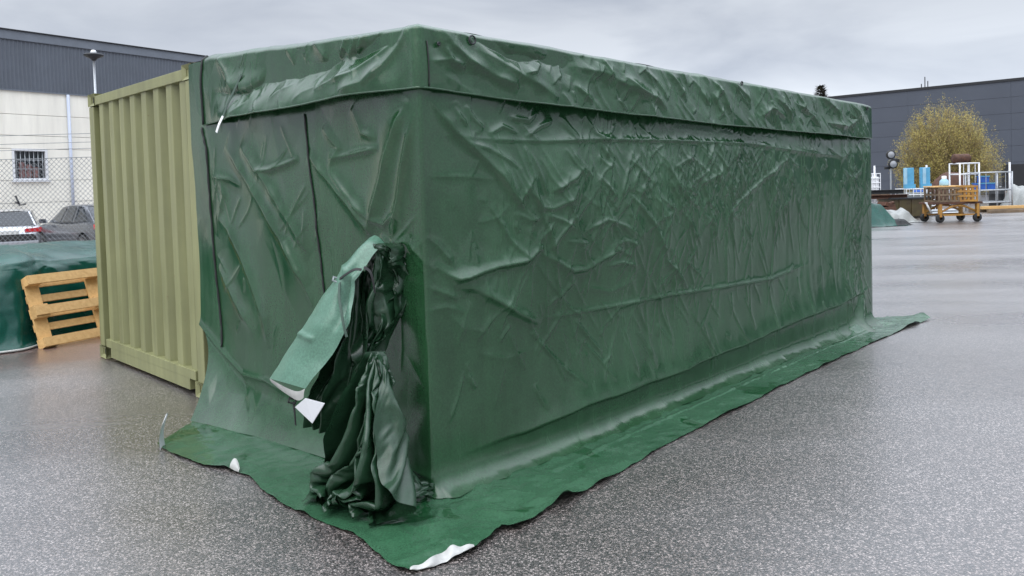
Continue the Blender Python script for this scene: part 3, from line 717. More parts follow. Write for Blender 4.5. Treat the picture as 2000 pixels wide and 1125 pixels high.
# foot of the long side: belly, tucked-in strip, then out onto the ground
kz = np.interp(sg_, [0, .3, 1.18, 2.15, 3.73, 6.11], [.16, .18, .225, .225, .285, .385])[:, None] * np.ones_like(Z2)
kz = kz + .018 * vnoise(S2 * 1.8, S2 * 0, 51) + .012 * vnoise(S2 * 6, S2 * 0, 52)
belly = .075 * sstep(.1, 1.2, S2) * (1 - .75 * sstep(5.3, 6.0, S2)) * np.where(Z2 > kz, np.exp(-np.maximum(Z2 - kz, 0) / .22), .10 + .45 * sstep(.0, 1, Z2 / kz) + .45 * sstep(-.028, 0, Z2 - kz))
D += front * belly
D += front * (.12 + .05 * crumple(S2 * 4.5, Z2 * 5, 53) + .022 * crumple(S2 * 12, Z2 * 9, 54)) * np.exp(-(Z2 - .012) / (.040 + .014 * vnoise(S2 * 3, S2 * 0, 55)))
# foot of the short side flares outwards
b_ = -S2
kf = np.interp(b_, [0, .5, 1.1, 1.7, 2.05, 2.4, 2.75], [.10, .14, .25, .34, .32, .44, .60])
of = np.interp(b_, [0, .57, 1.09, 1.66, 2.38, 2.75], [.04, .07, .10, .14, .22, .26])
tt_ = np.clip(1 - Z2 / kf, 0, 1)
D += sidew * of * 1.1 * (tt_ ** 1.9)
D += sidew * .018 * np.exp(-np.abs(Z2 - kf) / .03)
D += sidew * sstep(.6, .15, Z2) * (.014 * crumple(S2 * 3.4, Z2 * 4.2, 56) + .006 * crumple(S2 * 9, Z2 * 10, 57))
# torn-looking tuck at the far end of the long side
tk = np.exp(-((S2 - 5.75) / .22) ** 2)
D += front * .13 * np.exp(-((S2 - 5.72 - .9 * (Z2 - .2)) / .13) ** 2) * np.clip(1 - Z2 / .40, 0, 1) ** 1.2
# corner and end margins stay put
D *= (1 - .35 * np.exp(-(S2 / .03) ** 2))
D *= sstep(LL + .01, LL - .08, S2) * .9 + .1
D += .004
wq_ = sstep(-.16, -.05, Z2 - valance_z(S2)); D = D * (1 - wq_) + np.minimum(D, .020) * wq_
SW = np.where(S2 < -1.6, -1.6 + (S2 + 1.6) * (1 - .40 * tt_ ** .7), S2)      # the flared foot draws in at its free end
P = wall_point(SW, D, Z2)
ic = int(np.argmin(np.abs(sg_)))
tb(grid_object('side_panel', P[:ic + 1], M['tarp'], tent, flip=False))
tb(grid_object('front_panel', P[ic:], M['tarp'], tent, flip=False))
WALL_P, WALL_S, WALL_Z, WALL_D = P, sg_, Z2, D
# far end and back closing panels
q = [TC + EX * LL, TC + EX * LL - SX * DW]
tb(MB().obox(q[0] + UP * .01 - EX * .012, -SX * DW, EX * .006, UP * 2.31).build('end_panel', M['tarp'], tent))

# ---- valance
nv = 84
Sv = np.repeat(sg_[:, None], nv, 1)
tv = np.linspace(0, 1, nv)[None, :]
zt, zb = top_z(sg_)[:, None], valance_z(sg_)[:, None]
lump = .010 * vnoise(Sv * 2.2, Sv * 0, 61) + .006 * vnoise(Sv * 7, Sv * 0, 62)
zt = zt + np.where(np.abs(Sv[:, :1]) > .1, lump[:, :1], lump[:, :1] * .2)
Zv = zb + (zt - zb) * tv
Dv = np.full_like(Sv, .030)
fr = sstep(-.04, .04, Sv); sd_ = 1 - fr
Dv += fr * (.055 * (1 - tv) * sstep(.2, 1.2, Sv) * sstep(6.1, 5.2, Sv) + .02 * vnoise(Sv * 1.5, Zv * 3, 63))
Dv += fr * (.030 * crumple(Sv * 3.6 + Zv * 3.0, Zv * 3.6, 64) + .013 * crumple(Sv * 8.5 + Zv * 6, Zv * 7, 65) + .005 * crumple(Sv * 18, Zv * 16, 66))
Dv += fr * sstep(1.0, 2.2, Sv) * .010 * vnoise(Sv * 11 + Zv * 9, Zv * 2, 67)
Dv += sd_ * (.11 * sstep(.75, .0, tv) * sstep(0, -.5, Sv) * (.1 + .9 * sstep(-2.745, -2.0, Sv)) + .018 * vnoise(Sv * 2, Zv * 3, 68) + .022 * crumple(Sv * 3.2 - Zv * 2, Zv * 3, 69) + .007 * crumple(Sv * 8, Zv * 7, 70))
for pl, a, wu, wd in VALANCE_CREASES: add_crease(Dv, Sv, Zv, pl, a / 1000., wu / 100., wd / 100., sg_, None)
fine_creases(Dv, Sv, Zv, sg_, 130, rngc, .9, 6.0, lambda s, r: r.uniform(2.0, 2.4), (5, 13), None, (.06, .22), (.7, 1.3))
fine_creases(Dv, Sv, Zv, sg_, 30, rngc, -2.5, -.1, lambda s, r: r.uniform(2.15, 2.55), (3, 8), None, (.06, .2))
Dv = np.maximum(Dv, .026)
cw = .6 * np.exp(-(Sv / .03) ** 2); Dv = Dv * (1 - cw) + .036 * cw
ew = sstep(LL - .25, LL, Sv); Dv = Dv * (1 - ew) + (.02 + .4 * (Dv - .03)) * ew
roll = np.clip((tv - .90) / .10, 0, 1)                                  # rolls over the top edge
Dv = Dv * (1 - roll ** 2) - .02 * roll ** 2
PV = wall_point(np.where(Sv < -1, -1 + (Sv + 1) * .852, Sv), Dv, Zv)
tb(grid_object('valance', PV, M['tarp'], tent))
VAL_P, VAL_S = PV, sg_
# hem along the lower edge, a little thicker than the sheet
hem = MB(); step = 3
hp = [Vector(PV[i, 0]) for i in range(0, len(sg_), step)]
hem.tube(hp, .0055, 6); tb(hem.build('hem', M['tarp'], tent, True))
# roof sheet: from the top edge up to the container
nr = 30
tr = np.linspace(0, 1, nr)
pa = np.array([[*(TC + EX * a)] for a in np.linspace(.0, LL, 120)])
RP = np.zeros((120, nr, 3))
for j, t in enumerate(tr):
    RP[:, j, :2] = (pa - SXn * (t * DW + (1 - t) * .02))[:, :2]
    RP[:, j, 2] = (2.420 - .095 * np.linspace(0, 1, 120)) * (1 - t) + 2.60 * t
RP[..., 2] += .03 * fbm(RP[..., 0] * 1.3, RP[..., 1] * 1.3, 71) - .03 * np.sin(tr * math.pi)[None, :]
tb(grid_object('roof_sheet', RP, M['tarp'], tent))

# ---- ground skirt
def resample(pl, n, jit=0.0, seed=0):
    p_ = np.array(pl, float); L_ = np.concatenate([[0], np.cumsum(np.hypot(*np.diff(p_, axis=0).T))])
    t = np.linspace(0, L_[-1], n); return np.stack([np.interp(t, L_, p_[:, 0]), np.interp(t, L_, p_[:, 1])], 1)
outer = SKIRT_OUTER + SKIRT_END[1:2]
corner_i = 12
so = np.concatenate([resample(outer[:10], 170)[:-1], resample(outer[9:17], 110)[:-1], resample(outer[16:], 420)])
bo = lambda b: float(np.interp(b, [0, .57, 1.09, 1.66, 2.38, 2.75], [.04, .07, .10, .14, .22, .26]))
in1 = [tuple((TC - SX * b - EX * (bo(b) - .02))[:2]) for b in np.linspace(2.36, .35, 12)]
in2 = [tuple((TC - SX * .35 - EX * .03)[:2]), tuple((TC - EX * .0 + SX * .0)[:2]), tuple((TC + EX * .30 + SX * .02)[:2])]
in3 = [tuple((TC + EX * a + SX * .02)[:2]) for a in np.linspace(.30, LL + .0, 12)] + [tuple((TC + EX * (LL + .1) - SX * .1)[:2])]
si = np.concatenate([resample(in1, 170)[:-1], resample(in2, 110)[:-1], resample(in3, 420)])
n_s = len(so); ms = 56
w_ = np.linspace(0, 1, ms)[None, :, None]
wob = .012 * (vnoise(np.arange(n_s) * .06, np.zeros(n_s), 81) + .6 * vnoise(np.arange(n_s) * .21, np.zeros(n_s), 82))
dirn = so - si; dirn /= np.linalg.norm(dirn, axis=1, keepdims=True) + 1e-9
so2 = so + dirn * wob[:, None]
XY = si[:, None, :] * (1 - w_) + so2[:, None, :] * w_
xs, ys = XY[..., 0], XY[..., 1]
wv = w_[..., 0]
H = .010 + .004 * vnoise(xs * 3, ys * 3, 83)
idx = np.arange(n_s)[:, None] / n_s
rough_zone = np.exp(-((idx - .36) / .12) ** 2)
amp = .35 + .9 * rough_zone + 1.2 * np.exp(-((idx - .95) / .03) ** 2)
H += amp * (.034 * np.maximum(crumple(xs * 4.5, ys * 4.5, 84) + .05, 0) + .016 * crumple(xs * 10, ys * 10, 85) + .009 * crumple(xs * 24, ys * 24, 86)) + .007 * crumple(xs * 16, ys * 16, 88)
H += .008 * np.exp(-((wv - .42) / .03) ** 2) * sstep(.42, .5, idx)                # long fold parallel to the wall
H += .020 * np.exp(-((1 - wv) / .10)) * np.maximum(vnoise(idx * 60, idx * 0, 87) + .1, 0)   # edge lifts off the asphalt here and there
H += .05 * np.exp(-((1 - wv) / .06)) * (np.exp(-((idx - .445) / .006) ** 2) + .9 * np.exp(-((idx - .99) / .008) ** 2) + .35 * np.exp(-((idx - .475) / .008) ** 2))
fz = np.exp(-((idx - .905) / .035) ** 2) * np.exp(-((wv - .12) / .16) ** 2)
H += fz * (.10 * np.maximum(crumple(xs * 5.0, ys * 7.0, 89, .9) + .12, 0) + .05 * np.maximum(crumple(xs * 13, ys * 12, 90, .8), 0))
H = np.maximum(H, .006)
SKP = np.concatenate([XY, H[..., None]], -1)
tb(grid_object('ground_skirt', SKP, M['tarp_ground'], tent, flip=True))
SK = SKP
# turned-up pale edges
def curl(i0, i1, w, h, back=.5):
    n = i1 - i0; Pc = np.zeros((n, 7, 3))
    for q_ in range(n):
        i = i0 + q_; e_ = Vector(SK[i, -1]); d = Vector((*dirn[i], 0)); k_ = math.sin(math.pi * (q_ + .5) / n) ** .6
        for j in range(7):
            a = j / 6
            wq = k_ * (1 + .5 * math.sin(q_ * .33 + 1) * math.sin(q_ * .11))
            Pc[q_, j] = e_ + d * (.004 + .012 * math.sin(a * math.pi) - a * w * wq * back) + UP * (.003 + a * h * k_ + .012 * a * math.sin(q_ * .45 + 2 * a) * k_)
    o = tb(grid_object('turned_edge', Pc, M['tarp_pale'], tent)); o['label'] = 'pale underside of the skirt turned up at its edge'
def near_i(x, y): return int(np.argmin(np.hypot(so[:, 0] - x, so[:, 1] - y)))
c = CURLS[0]; curl(near_i(*c[0]), near_i(*c[-1]), .050, .022, 1.0)
c = CURLS[1]; i_ = sorted((near_i(*c[0]), near_i(*c[-1]))); curl(i_[0] + 1, max(i_[1] - 1, i_[0] + 7), .035, .055, 1.0)
# the skirt's left end stands up on edge
tabp = [Vector(p_) for p_ in CORNER_TAB]
tq = interp3_([tuple(p_) for p_ in tabp], 14)
Pe = np.zeros((14, 6, 3)); away = np.array(SX) * -1
for j in range(14):
    t = j / 13; wj = .055 * (1 - .7 * t ** 1.5)
    for k_ in range(6):
        a = k_ / 5; Pe[j, k_] = np.array(tq[j]) + (np.array(-SX) * .85 + np.array(EX) * .9) * (a * wj) + np.array([0, 0, .018 * math.sin(a * 3)])
m_edge = tb(grid_object('turned_edge', Pe, M['frame_w'], tent)); m_edge['label'] = 'pale corner of the skirt standing up at its left end'

# ---- seams, straps and eyelets
def wall_pt(s, z, off=0.0):
    i = int(np.clip(np.searchsorted(WALL_S, s), 1, len(WALL_S) - 2)); j = int(np.argmin(np.abs(WALL_Z[i] - z)))
    p_ = Vector(WALL_P[i, j]); n_ = SX if s > 0 else -EX
    return p_ + n_ * off
def seam(pl, r, name='zip_seam'):
    pts = []
    for (s0, z0), (s1, z1) in zip(pl[:-1], pl[1:]):
        for k_ in range(10):
            t = k_ / 10; pts.append((s0 + (s1 - s0) * t, z0 + (z1 - z0) * t))
    pts.append(pl[-1])
    P_ = [wall_pt(s, z, .004) for s, z in pts]
    Q = [P_[max(i - 1, 0)] * .25 + P_[i] * .5 + P_[min(i + 1, len(P_) - 1)] * .25 for i in range(len(P_))]
    rr = [r * (.75 + .5 * abs(math.sin(i * .7))) for i in range(len(Q))]
    tb(MB().tube(Q, rr, 8).build(name, M['black'], tent, True))
seam([(-2.55, 2.09), (-2.49, 1.93), (-2.485, 1.5), (-2.455, 1.1), (-2.43, .76), (-2.385, .46)], .009)
seam([(-1.12, 2.08), (-1.085, 1.7), (-1.05, 1.4), (-1.02, 1.1), (-.99, .90)], .006)
def val_pt(s, t, off=0.0):
    i = int(np.argmin(np.abs(VAL_S - s))); j = int(round(t * (nv - 1))); return Vector(VAL_P[i, j]) + (SX if s > 0 else -EX) * off
tb(MB().tube([val_pt(-2.735, t, .004) for t in np.linspace(.0, 1.0, 14)], .010, 8).build('zip_seam', M['black'], tent, True))
tb(MB().tube([val_pt(.028, t, .003) for t in np.linspace(.02, .72, 12)], .004, 6).build('corner_seam', M['black'], tent, True))
# flat strap hanging over the valance, white end
sp_ = [val_pt(-1.962, .62, .01), val_pt(-2.063, .4, .012), val_pt(-2.141, .2, .014), val_pt(-2.186, .02, .016)]
def ribbon(pts, w, th, side):
    mb = MB(); n = len(pts); P_ = []; F = []
    pts = [Vector(p_) for p_ in pts]
    for i, p_ in enumerate(pts):
        t = (pts[min(i + 1, n - 1)] - pts[max(i - 1, 0)]).normalized(); nn = (side - t * side.dot(t)).normalized(); x = t.cross(nn)
        P_ += [p_ - x * w / 2, p_ + x * w / 2, p_ + x * w / 2 + nn * th, p_ - x * w / 2 + nn * th]
    for i in range(n - 1):
        for j in range(4): F.append((i * 4 + j, i * 4 + (j + 1) % 4, (i + 1) * 4 + (j + 1) % 4, (i + 1) * 4 + j))
    F += [(3, 2, 1, 0), tuple((n - 1) * 4 + j for j in range(4))]
    return mb.add(P_, F)
s_ = tb(ribbon(sp_, .022, .003, -EX).build('tie_strap', M['strap'], tent))
e0 = sp_[-1]
tb(ribbon([e0 + UP * .004, e0 - EX * .02 - SX * .02 - UP * .05, e0 - EX * .03 - SX * .045 - UP * .105], .026, .003, -EX).build('strap_end', M['white'], tent))
def eyelet(s, t, r=.022):
    c_ = val_pt(s, t, .012); mb = MB(); k1, k2 = 18, 6; P_ = []; F = []
    n_ = (SX if s > 0 else -EX); ax = EX if s > 0 else SX
    for i in range(k1):
        a = 2 * math.pi * i / k1; rad = ax * math.cos(a) + UP * math.sin(a)
        for j in range(k2):
            bq = 2 * math.pi * j / k2; P_.append(c_ + rad * (r + .005 * math.cos(bq)) + n_ * .005 * math.sin(bq))
    for i in range(k1):
        for j in range(k2): F.append((i * k2 + j, ((i + 1) % k1) * k2 + j, ((i + 1) % k1) * k2 + (j + 1) % k2, i * k2 + (j + 1) % k2))
    tb(mb.add(P_, F).build('eyelet', M['dark_steel'], tent, True))
for s, t, r_ in ((.33, .86, .022), (.10, .70, .007), (3.25, .93, .014), (5.98, .86, .018)): eyelet(s, t, r_)

# ------------------------------------------------------------------ bundled tarpaulin hanging at the corner
bun = empty('rolled_door_sheet', TC - SX * .45 - EX * .45)
tag(bun, 'bunched up dark green tarpaulin tied with straps, hanging at the near corner of the tent', 'tarpaulin')
BI = Matrix.Translation(-(TC - SX * .45 - EX * .45))
def bb(o): o.matrix_parent_inverse = BI; return o
def interp3(pl, n):
    p_ = np.array(pl, float); L_ = np.concatenate([[0], np.cumsum(np.linalg.norm(np.diff(p_, axis=0), axis=1))]); t = np.linspace(0, L_[-1], n)
    # smooth the polyline slightly
    q = np.stack([np.interp(t, L_, p_[:, k]) for k in range(p_.shape[1])], 1)
    for _ in range(3): q[1:-1] = .25 * q[:-2] + .5 * q[1:-1] + .25 * q[2:]
    return q
nl, nw_ = 70, 26
Lf, Rf = interp3(FLAP_LEFT, nl), interp3(FLAP_RIGHT, nl)
w_ = np.linspace(0, 1, nw_)[None, :, None]
FP = Lf[:, None] * (1 - w_) + Rf[:, None] * w_
nrm = np.cross(np.gradient(FP, axis=0), np.gradient(FP, axis=1)); nrm /= np.linalg.norm(nrm, axis=2, keepdims=True) + 1e-9
if (nrm @ np.array([-.7, -.5, .5])).mean() < 0: nrm = -nrm
uu, ww = np.meshgrid(np.linspace(0, 1, nl), np.linspace(0, 1, nw_), indexing='ij')
hh = .05 * np.sin(ww * math.pi) * (1 - .4 * uu) + .018 * crumple(uu * 5, ww * 2.2, 91) + .006 * crumple(uu * 13, ww * 5, 92)
hh += .022 * np.exp(-np.abs(uu - .66 - .05 * ww) / .012) * (ww < .55) + .016 * np.exp(-np.abs(uu - .2 - .1 * ww) / .02)
hh -= .05 * np.exp(-((ww - .78) / .08) ** 2) * np.exp(-((uu - .42) / .16) ** 2)
FP = FP + nrm * hh[..., None]
flap = bb(grid_object('flap', FP, M['tarp_skylit'], bun)); flap['label'] = 'wet green flap sloping outwards, its colour paled for the reflected sky'
def sheet_between(A, B, n, k, sag, name, mt, seed, cr=.012):
    A, B = interp3(A, n), interp3(B, n); t = np.linspace(0, 1, k)[None, :, None]
    Pq = A[:, None] * (1 - t) + B[:, None] * t
    a_, b_ = np.meshgrid(np.linspace(0, 1, n), np.linspace(0, 1, k), indexing='ij')
    Pq += (np.array([-.6, -.6, .5]) * (sag * np.sin(b_ * math.pi) + cr * crumple(a_ * 4, b_ * 3, seed))[..., None])
    return bb(grid_object(name, Pq, mt, bun))
hm = sheet_between(FLAP_HEM, FLAP_HEM_LOW, 16, 5, .004, 'flap_underside', M['tarp_pale'], 93, .003)
mb = MB(); q = [Vector(v) for v in LABEL_FLAP]
mb.prism(q, (EX * .003)); fl_ = bb(mb.build('flap_underside', M['frame_w'], bun)); fl_['label'] = 'white pointed corner of the flap'

# ---- draped sheet: a gathered sheet is hung from pinned rows and left to settle under its own weight
def drape(name, centre, widths, depths, pleats, nu, nvv, seed, pins, frames=28, selfc=True, qual=4, mt=None):
    """centre: 3D points from top to bottom, widths/depths: half extents of the gathered section there"""
    rg = np.random.RandomState(seed)
    c_ = interp3([(*p_, w_, d_) for p_, w_, d_ in zip(centre, widths, depths)], nvv)
    a = np.linspace(0, 1, nu)
    ph_ = np.cumsum(rg.uniform(.5, 1.5, pleats * 2 + 1)); ph_ = (ph_ - ph_[0]) / (ph_[-1] - ph_[0])
    am = rg.uniform(.35, 1.0, pleats * 2 + 1) * np.where(np.arange(pleats * 2 + 1) % 2 == 0, 1, -1)
    xo = np.linspace(-1, 1, pleats * 2 + 1) + rg.uniform(-.25, .25, pleats * 2 + 1)
    zig = np.interp(a, ph_, am); lat = np.interp(a, ph_, xo)
    SXv, OUT = np.array(SX), -np.array(EX)
    V = np.zeros((nvv, nu, 3))
    for j in range(nvv):
        sh = .25 * np.sin(j * .13 + seed + a * 5)
        V[j] = c_[j, :3] + np.outer((lat + .2 * sh) * c_[j, 3], SXv) + np.outer((zig + sh * .5) * c_[j, 4], OUT)
    V += rg.normal(0, .001, V.shape)
    aj, ai = np.meshgrid(np.arange(nvv) / nvv * np.linalg.norm(np.diff(c_[:, :3], axis=0), axis=1).sum(), a * 1.1, indexing='ij')
    cru = .095 * crumple(ai * 5, aj * 6, seed * 3) + .036 * crumple(ai * 14, aj * 15, seed * 3 + 1)
    V += cru[..., None] * OUT * .8 + (.03 * crumple(ai * 7 + 3, aj * 8, seed * 3 + 2))[..., None] * SXv
    o = grid_object(name, V, mt or M['tarp_dark'], None)
    vg = o.vertex_groups.new(name='pin')
    for j0, j1 in pins:
        vg.add([j * nu + i for j in range(int(j0 * (nvv - 1)), int(j1 * (nvv - 1)) + 1) for i in range(nu)], 1.0, 'REPLACE')
    cm = o.modifiers.new('cloth', 'CLOTH'); s_ = cm.settings
    s_.quality = qual; s_.mass = .4; s_.tension_stiffness = 25; s_.compression_stiffness = 25; s_.shear_stiffness = 10; s_.bending_stiffness = 1.2
    s_.air_damping = 2.0; s_.vertex_group_mass = 'pin'; s_.pin_stiffness = 1
    cm.collision_settings.use_collision = True; cm.collision_settings.distance_min = .006; cm.collision_settings.collision_quality = 2
    cm.collision_settings.use_self_collision = selfc; cm.collision_settings.self_distance_min = .006
    cm.point_cache.frame_start = 1; cm.point_cache.frame_end = frames
    for f in range(1, frames + 1): SC.frame_set(f)
    dg = bpy.context.evaluated_depsgraph_get(); me2 = bpy.data.meshes.new_from_object(o.evaluated_get(dg))
    co = np.zeros(len(me2.vertices) * 3); me2.vertices.foreach_get('co', co); V2 = co.reshape(nvv, nu, 3)
    bpy.data.objects.remove(o); bpy.data.meshes.remove(me2); SC.frame_set(1)
    # refine the settled sheet
    def up(A):
        n_ = A.shape[0]; B = np.zeros((2 * n_ - 1,) + A.shape[1:]); B[::2] = A
        m_ = .5 * (A[:-1] + A[1:]); m_[1:-1] = .5625 * (A[1:-2] + A[2:-1]) - .0625 * (A[:-3] + A[3:]); B[1::2] = m_
        return B
    V3 = up(V2); V3 = up(V3.transpose(1, 0, 2)).transpose(1, 0, 2)
    return V3
def collider(name, quad):
    me = bpy.data.meshes.new(name); me.from_pydata([tuple(q) for q in quad], [], [(0, 1, 2, 3)]); o = link(bpy.data.objects.new(name, me))
    o.modifiers.new('collision', 'COLLISION'); o.collision.thickness_outer = .01; o.collision.damping = .6; o.collision.cloth_friction = 12
    return o
cols = [collider('settling_floor', [(-4, 0, .018), (3, 0, .018), (3, 6, .018), (-4, 6, .018)]),
        collider('settling_wall', [TC - EX * .03 + SX * .6 + UP * 0, TC - EX * .03 - SX * 2 + UP * 0, TC - EX * .03 - SX * 2 + UP * 2, TC - EX * .03 + SX * .6 + UP * 2])]
import time; _t = time.time()
DR = DRAPES
sheets = []
for k, (cen, wd, dp, pl, nu, nvv, pins, fr_) in enumerate(DR):
    t0_ = time.time(); V = drape('fold', cen, wd, dp, pl, nu, nvv, 31 + k, pins, fr_, selfc=(k == 1)); print('DR', k, time.time() - t0_)
    sheets.append(V)
for c_ in cols: bpy.data.objects.remove(c_)
for k, V in enumerate(sheets):
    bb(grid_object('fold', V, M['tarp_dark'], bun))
print('DRAPE TIME', time.time() - _t)
for i, s_ in enumerate(STRAPS):
    if i in (3, 5, 6, 7, 8): continue
    q = interp3(s_, 14); dk = i in (0, 2, 4, 8)
    bb(ribbon([Vector(v) for v in q], .016 if not dk else .013, .004, Vector((-.6, -.6, .4)).normalized()).build('strap', M['black'] if dk else M['strap'], bun))
for p_ in (STRAPS[0][0], STRAPS[4][0]):
    c_ = Vector(p_); mb = MB(); rt = Matrix.Rotation(.7, 3, 'X') @ Matrix.Rotation(.6, 3, 'Y')
    for a in range(4):
        v = rt @ Vector((.018 * (1 if a == 0 else -1 if a == 2 else 0), .013 * (1 if a == 1 else -1 if a == 3 else 0), 0))
        mb.box(c_ + v + Vector((-.006, -.006, .004)), (.007 if a % 2 == 0 else .04, .03 if a % 2 == 0 else .006, .006), rt)
    bb(mb.build('buckle', M['steel'] if p_ is STRAPS[0][0] else M['black'], bun))

# ------------------------------------------------------------------ covered pile and pallet on the left
PO = Vector((-4.99, 8.06, 0)); PD = Vector((.81, .586, 0)).normalized(); PN = Vector((-PD.y, PD.x, 0))   # PN points away from the camera
ns, nq = 260, 120
u1 = np.linspace(-2.6, 2.4, ns)[:, None] * np.ones((1, nq)); v1 = np.linspace(0, 1, nq)[None, :] * np.ones((ns, 1))
# cross profile over the pile: ground strip, front face, top, back
pd = np.array([0, .05, .10, .40, .52, .56, .80, .95, 1.0]); px = np.array([-.10, .02, .07, .24, .31, .52, 1.75, 1.95, 2.1]); pz = np.array([.015, .03, .12, .80, .89, .94, 1.03, .55, .02])
fx_ = np.interp(v1, pd, px); fz_ = np.interp(v1, pd, pz)
for _ in range(5):
    fx_[:, 1:-1] = .25 * fx_[:, :-2] + .5 * fx_[:, 1:-1] + .25 * fx_[:, 2:]; fz_[:, 1:-1] = .25 * fz_[:, :-2] + .5 * fz_[:, 1:-1] + .25 * fz_[:, 2:]
lend = sstep(-.95, -.25, u1)                                     # the pile's left shoulder falls away
fz_ = fz_ * (.94 + .06 * lend) - .12 * (1 - sstep(-1.0, -.1, u1 - .0)) * (v1 > .5) * sstep(.5, .55, v1)
cr_ = .13 * crumple(u1 * 1.6, v1 * 3.5, 121) + .07 * crumple(u1 * 4, v1 * 9, 122) + .03 * crumple(u1 * 9, v1 * 20, 123)
env = sstep(0, .06, v1) * sstep(1, .9, v1)
fx_ = fx_ - cr_ * env * .75 - .12 * np.maximum(0, vnoise(u1 * 2.4, u1 * 0, 124)) * np.exp(-v1 / .12) * env
fz_ = fz_ + cr_ * env * (v1 > .5) * .30
fx_ = fx_ - .14 * np.exp(-((u1 + .55) / .5) ** 2) * np.exp(-v1 / .25) * sstep(0, .05, v1)
PP = np.zeros((ns, nq, 3)); b0 = np.array(PO) + np.array([-.05, .10, 0]); PDn, PNn = np.array(PD), np.array(PN)
P2n = np.array([.52, .854, 0]); N2n = np.array([-.854, .52, 0])
PP[:] = b0 + np.where(u1 > 0, .35 * (np.exp(-np.maximum(u1, 0) / .35) - 1) * -1, 0)[..., None] * (PDn - P2n) + np.where((u1 > 0)[..., None], u1[..., None] * P2n, u1[..., None] * PDn) + (fx_ + .34 * sstep(-.25, .15, u1) * sstep(1.6, 1.0, u1))[..., None] * (PNn + sstep(-.3, .5, u1)[..., None] * (N2n - PNn)); PP[..., 2] = np.maximum(fz_, .012)
pile = empty('covered_pile', PO)
tag(pile, 'low pile covered by a shiny teal green tarpaulin beside the olive container', 'covered pile')
PI = Matrix.Translation(-PO)
o = grid_object('cover', PP, M['teal'], pile, flip=True); o.matrix_parent_inverse = PI
hm_ = MB().tube([Vector(PP[i, 0]) + UP * .004 for i in range(0, ns, 4)], .012, 6).build('hem', M['tarp_pale'], pile, True); hm_.matrix_parent_inverse = PI

pal = empty('wooden_pallet', PO + PD * .02 - PN * .06)
tag(pal, 'new pine pallet tilted on its side against the teal covered pile', 'pallet')
# local frame: a along 1.2 m, h up the leaning 0.8 m side, n out of the underside
pa_ = Vector((.497, .8676, 0)); ph = Vector((-.329, .196, .924)).normalized()
pn = ph.cross(pa_).normalized()
if pn.dot(Vector((0, -1, 0))) < 0: pn = -pn
O_ = Vector((-4.985, 8.04, .012)) + pn * .03
palI = Matrix.Translation(-Vector(pal.location))
def pb(a0, h0, n0, la, lh, ln, name):
    mb = MB(); mb.obox(O_ + pa_ * a0 + ph * h0 + pn * n0, pa_ * la, ph * lh, pn * ln)
    o = mb.build(name, M['wood'], pal, bevel=.004); o.matrix_parent_inverse = palI; return o
for h0 in (0, .35, .70): pb(0, h0, .0, 1.2, .10, .022, 'runner')
for a0 in (0, .66, 1.055):
    for h0, hh_ in ((0, .10), (.3275, .145), (.70, .10)): pb(a0, h0, -.078, .145, hh_, .078, 'block')
    pb(a0, 0, -.100, .145, .80, .022, 'cross_board')
for h0, hw in ((0, .11), (.20, .08), (.345, .11), (.52, .08), (.69, .11)): pb(0, h0, -.122, 1.2, hw, .022, 'deck_board')

# ------------------------------------------------------------------ chain-link fence
fen = empty('chain_link_fence', (-8, 13.5, 0))
tag(fen, 'tall chain link fence with three strands of wire above, behind the covered pile', 'fence', kind='thing')
FI = Matrix.Translation((8, -13.5, 0))
def fb(o): o.matrix_parent_inverse = FI; return o
fx0, fx1, fy, fz0, fz1 = -13.5, -2.0, 13.5, -.05, 2.28
mb = MB(); pit = .088; hgt = fz1 - fz0
def wire(p0, p1, r=.0035):
    d = (p1 - p0).normalized(); s_ = d.cross(Vector((0, 1, 0))).normalized() * r; y_ = Vector((0, r, 0))
    mb.add([p0 + s_, p0 - s_ * .5 + y_, p0 - s_ * .5 - y_, p1 + s_, p1 - s_ * .5 + y_, p1 - s_ * .5 - y_], [(0, 1, 4, 3), (1, 2, 5, 4), (2, 0, 3, 5)])
x = fx0 - hgt
while x < fx1:
    a0, a1 = max(x, fx0), min(x + hgt, fx1)
    if a1 > a0:
        wire(Vector((a0, fy, fz0 + (a0 - x))), Vector((a1, fy, fz0 + (a1 - x))))
        wire(Vector((a0, fy + .006, fz1 - (a0 - x))), Vector((a1, fy + .006, fz1 - (a1 - x))))
    x += pit
o = fb(mb.build('wire_mesh', M['wire'], fen)); o['kind'] = 'stuff'
fb(MB().tube([(fx0, fy - .01, fz1), (fx1, fy - .01, fz1)], .006, 6).build('top_wire', M['wire'], fen))
for dz in (.16, .27, .42): fb(MB().tube([(fx0, fy, fz1 + dz), (fx1, fy, fz1 + dz - .01)], .005, 5).build('wire_strand', M['wire'], fen))
for px_ in (-13.2, -10.2, -7.25, -4.3): fb(MB().tube([(px_, fy + .05, -.1), (px_, fy + .05, fz1 + .02), (px_, fy - .05, fz1 + .46)], .024, 10).build('post', M['steel'], fen, True))

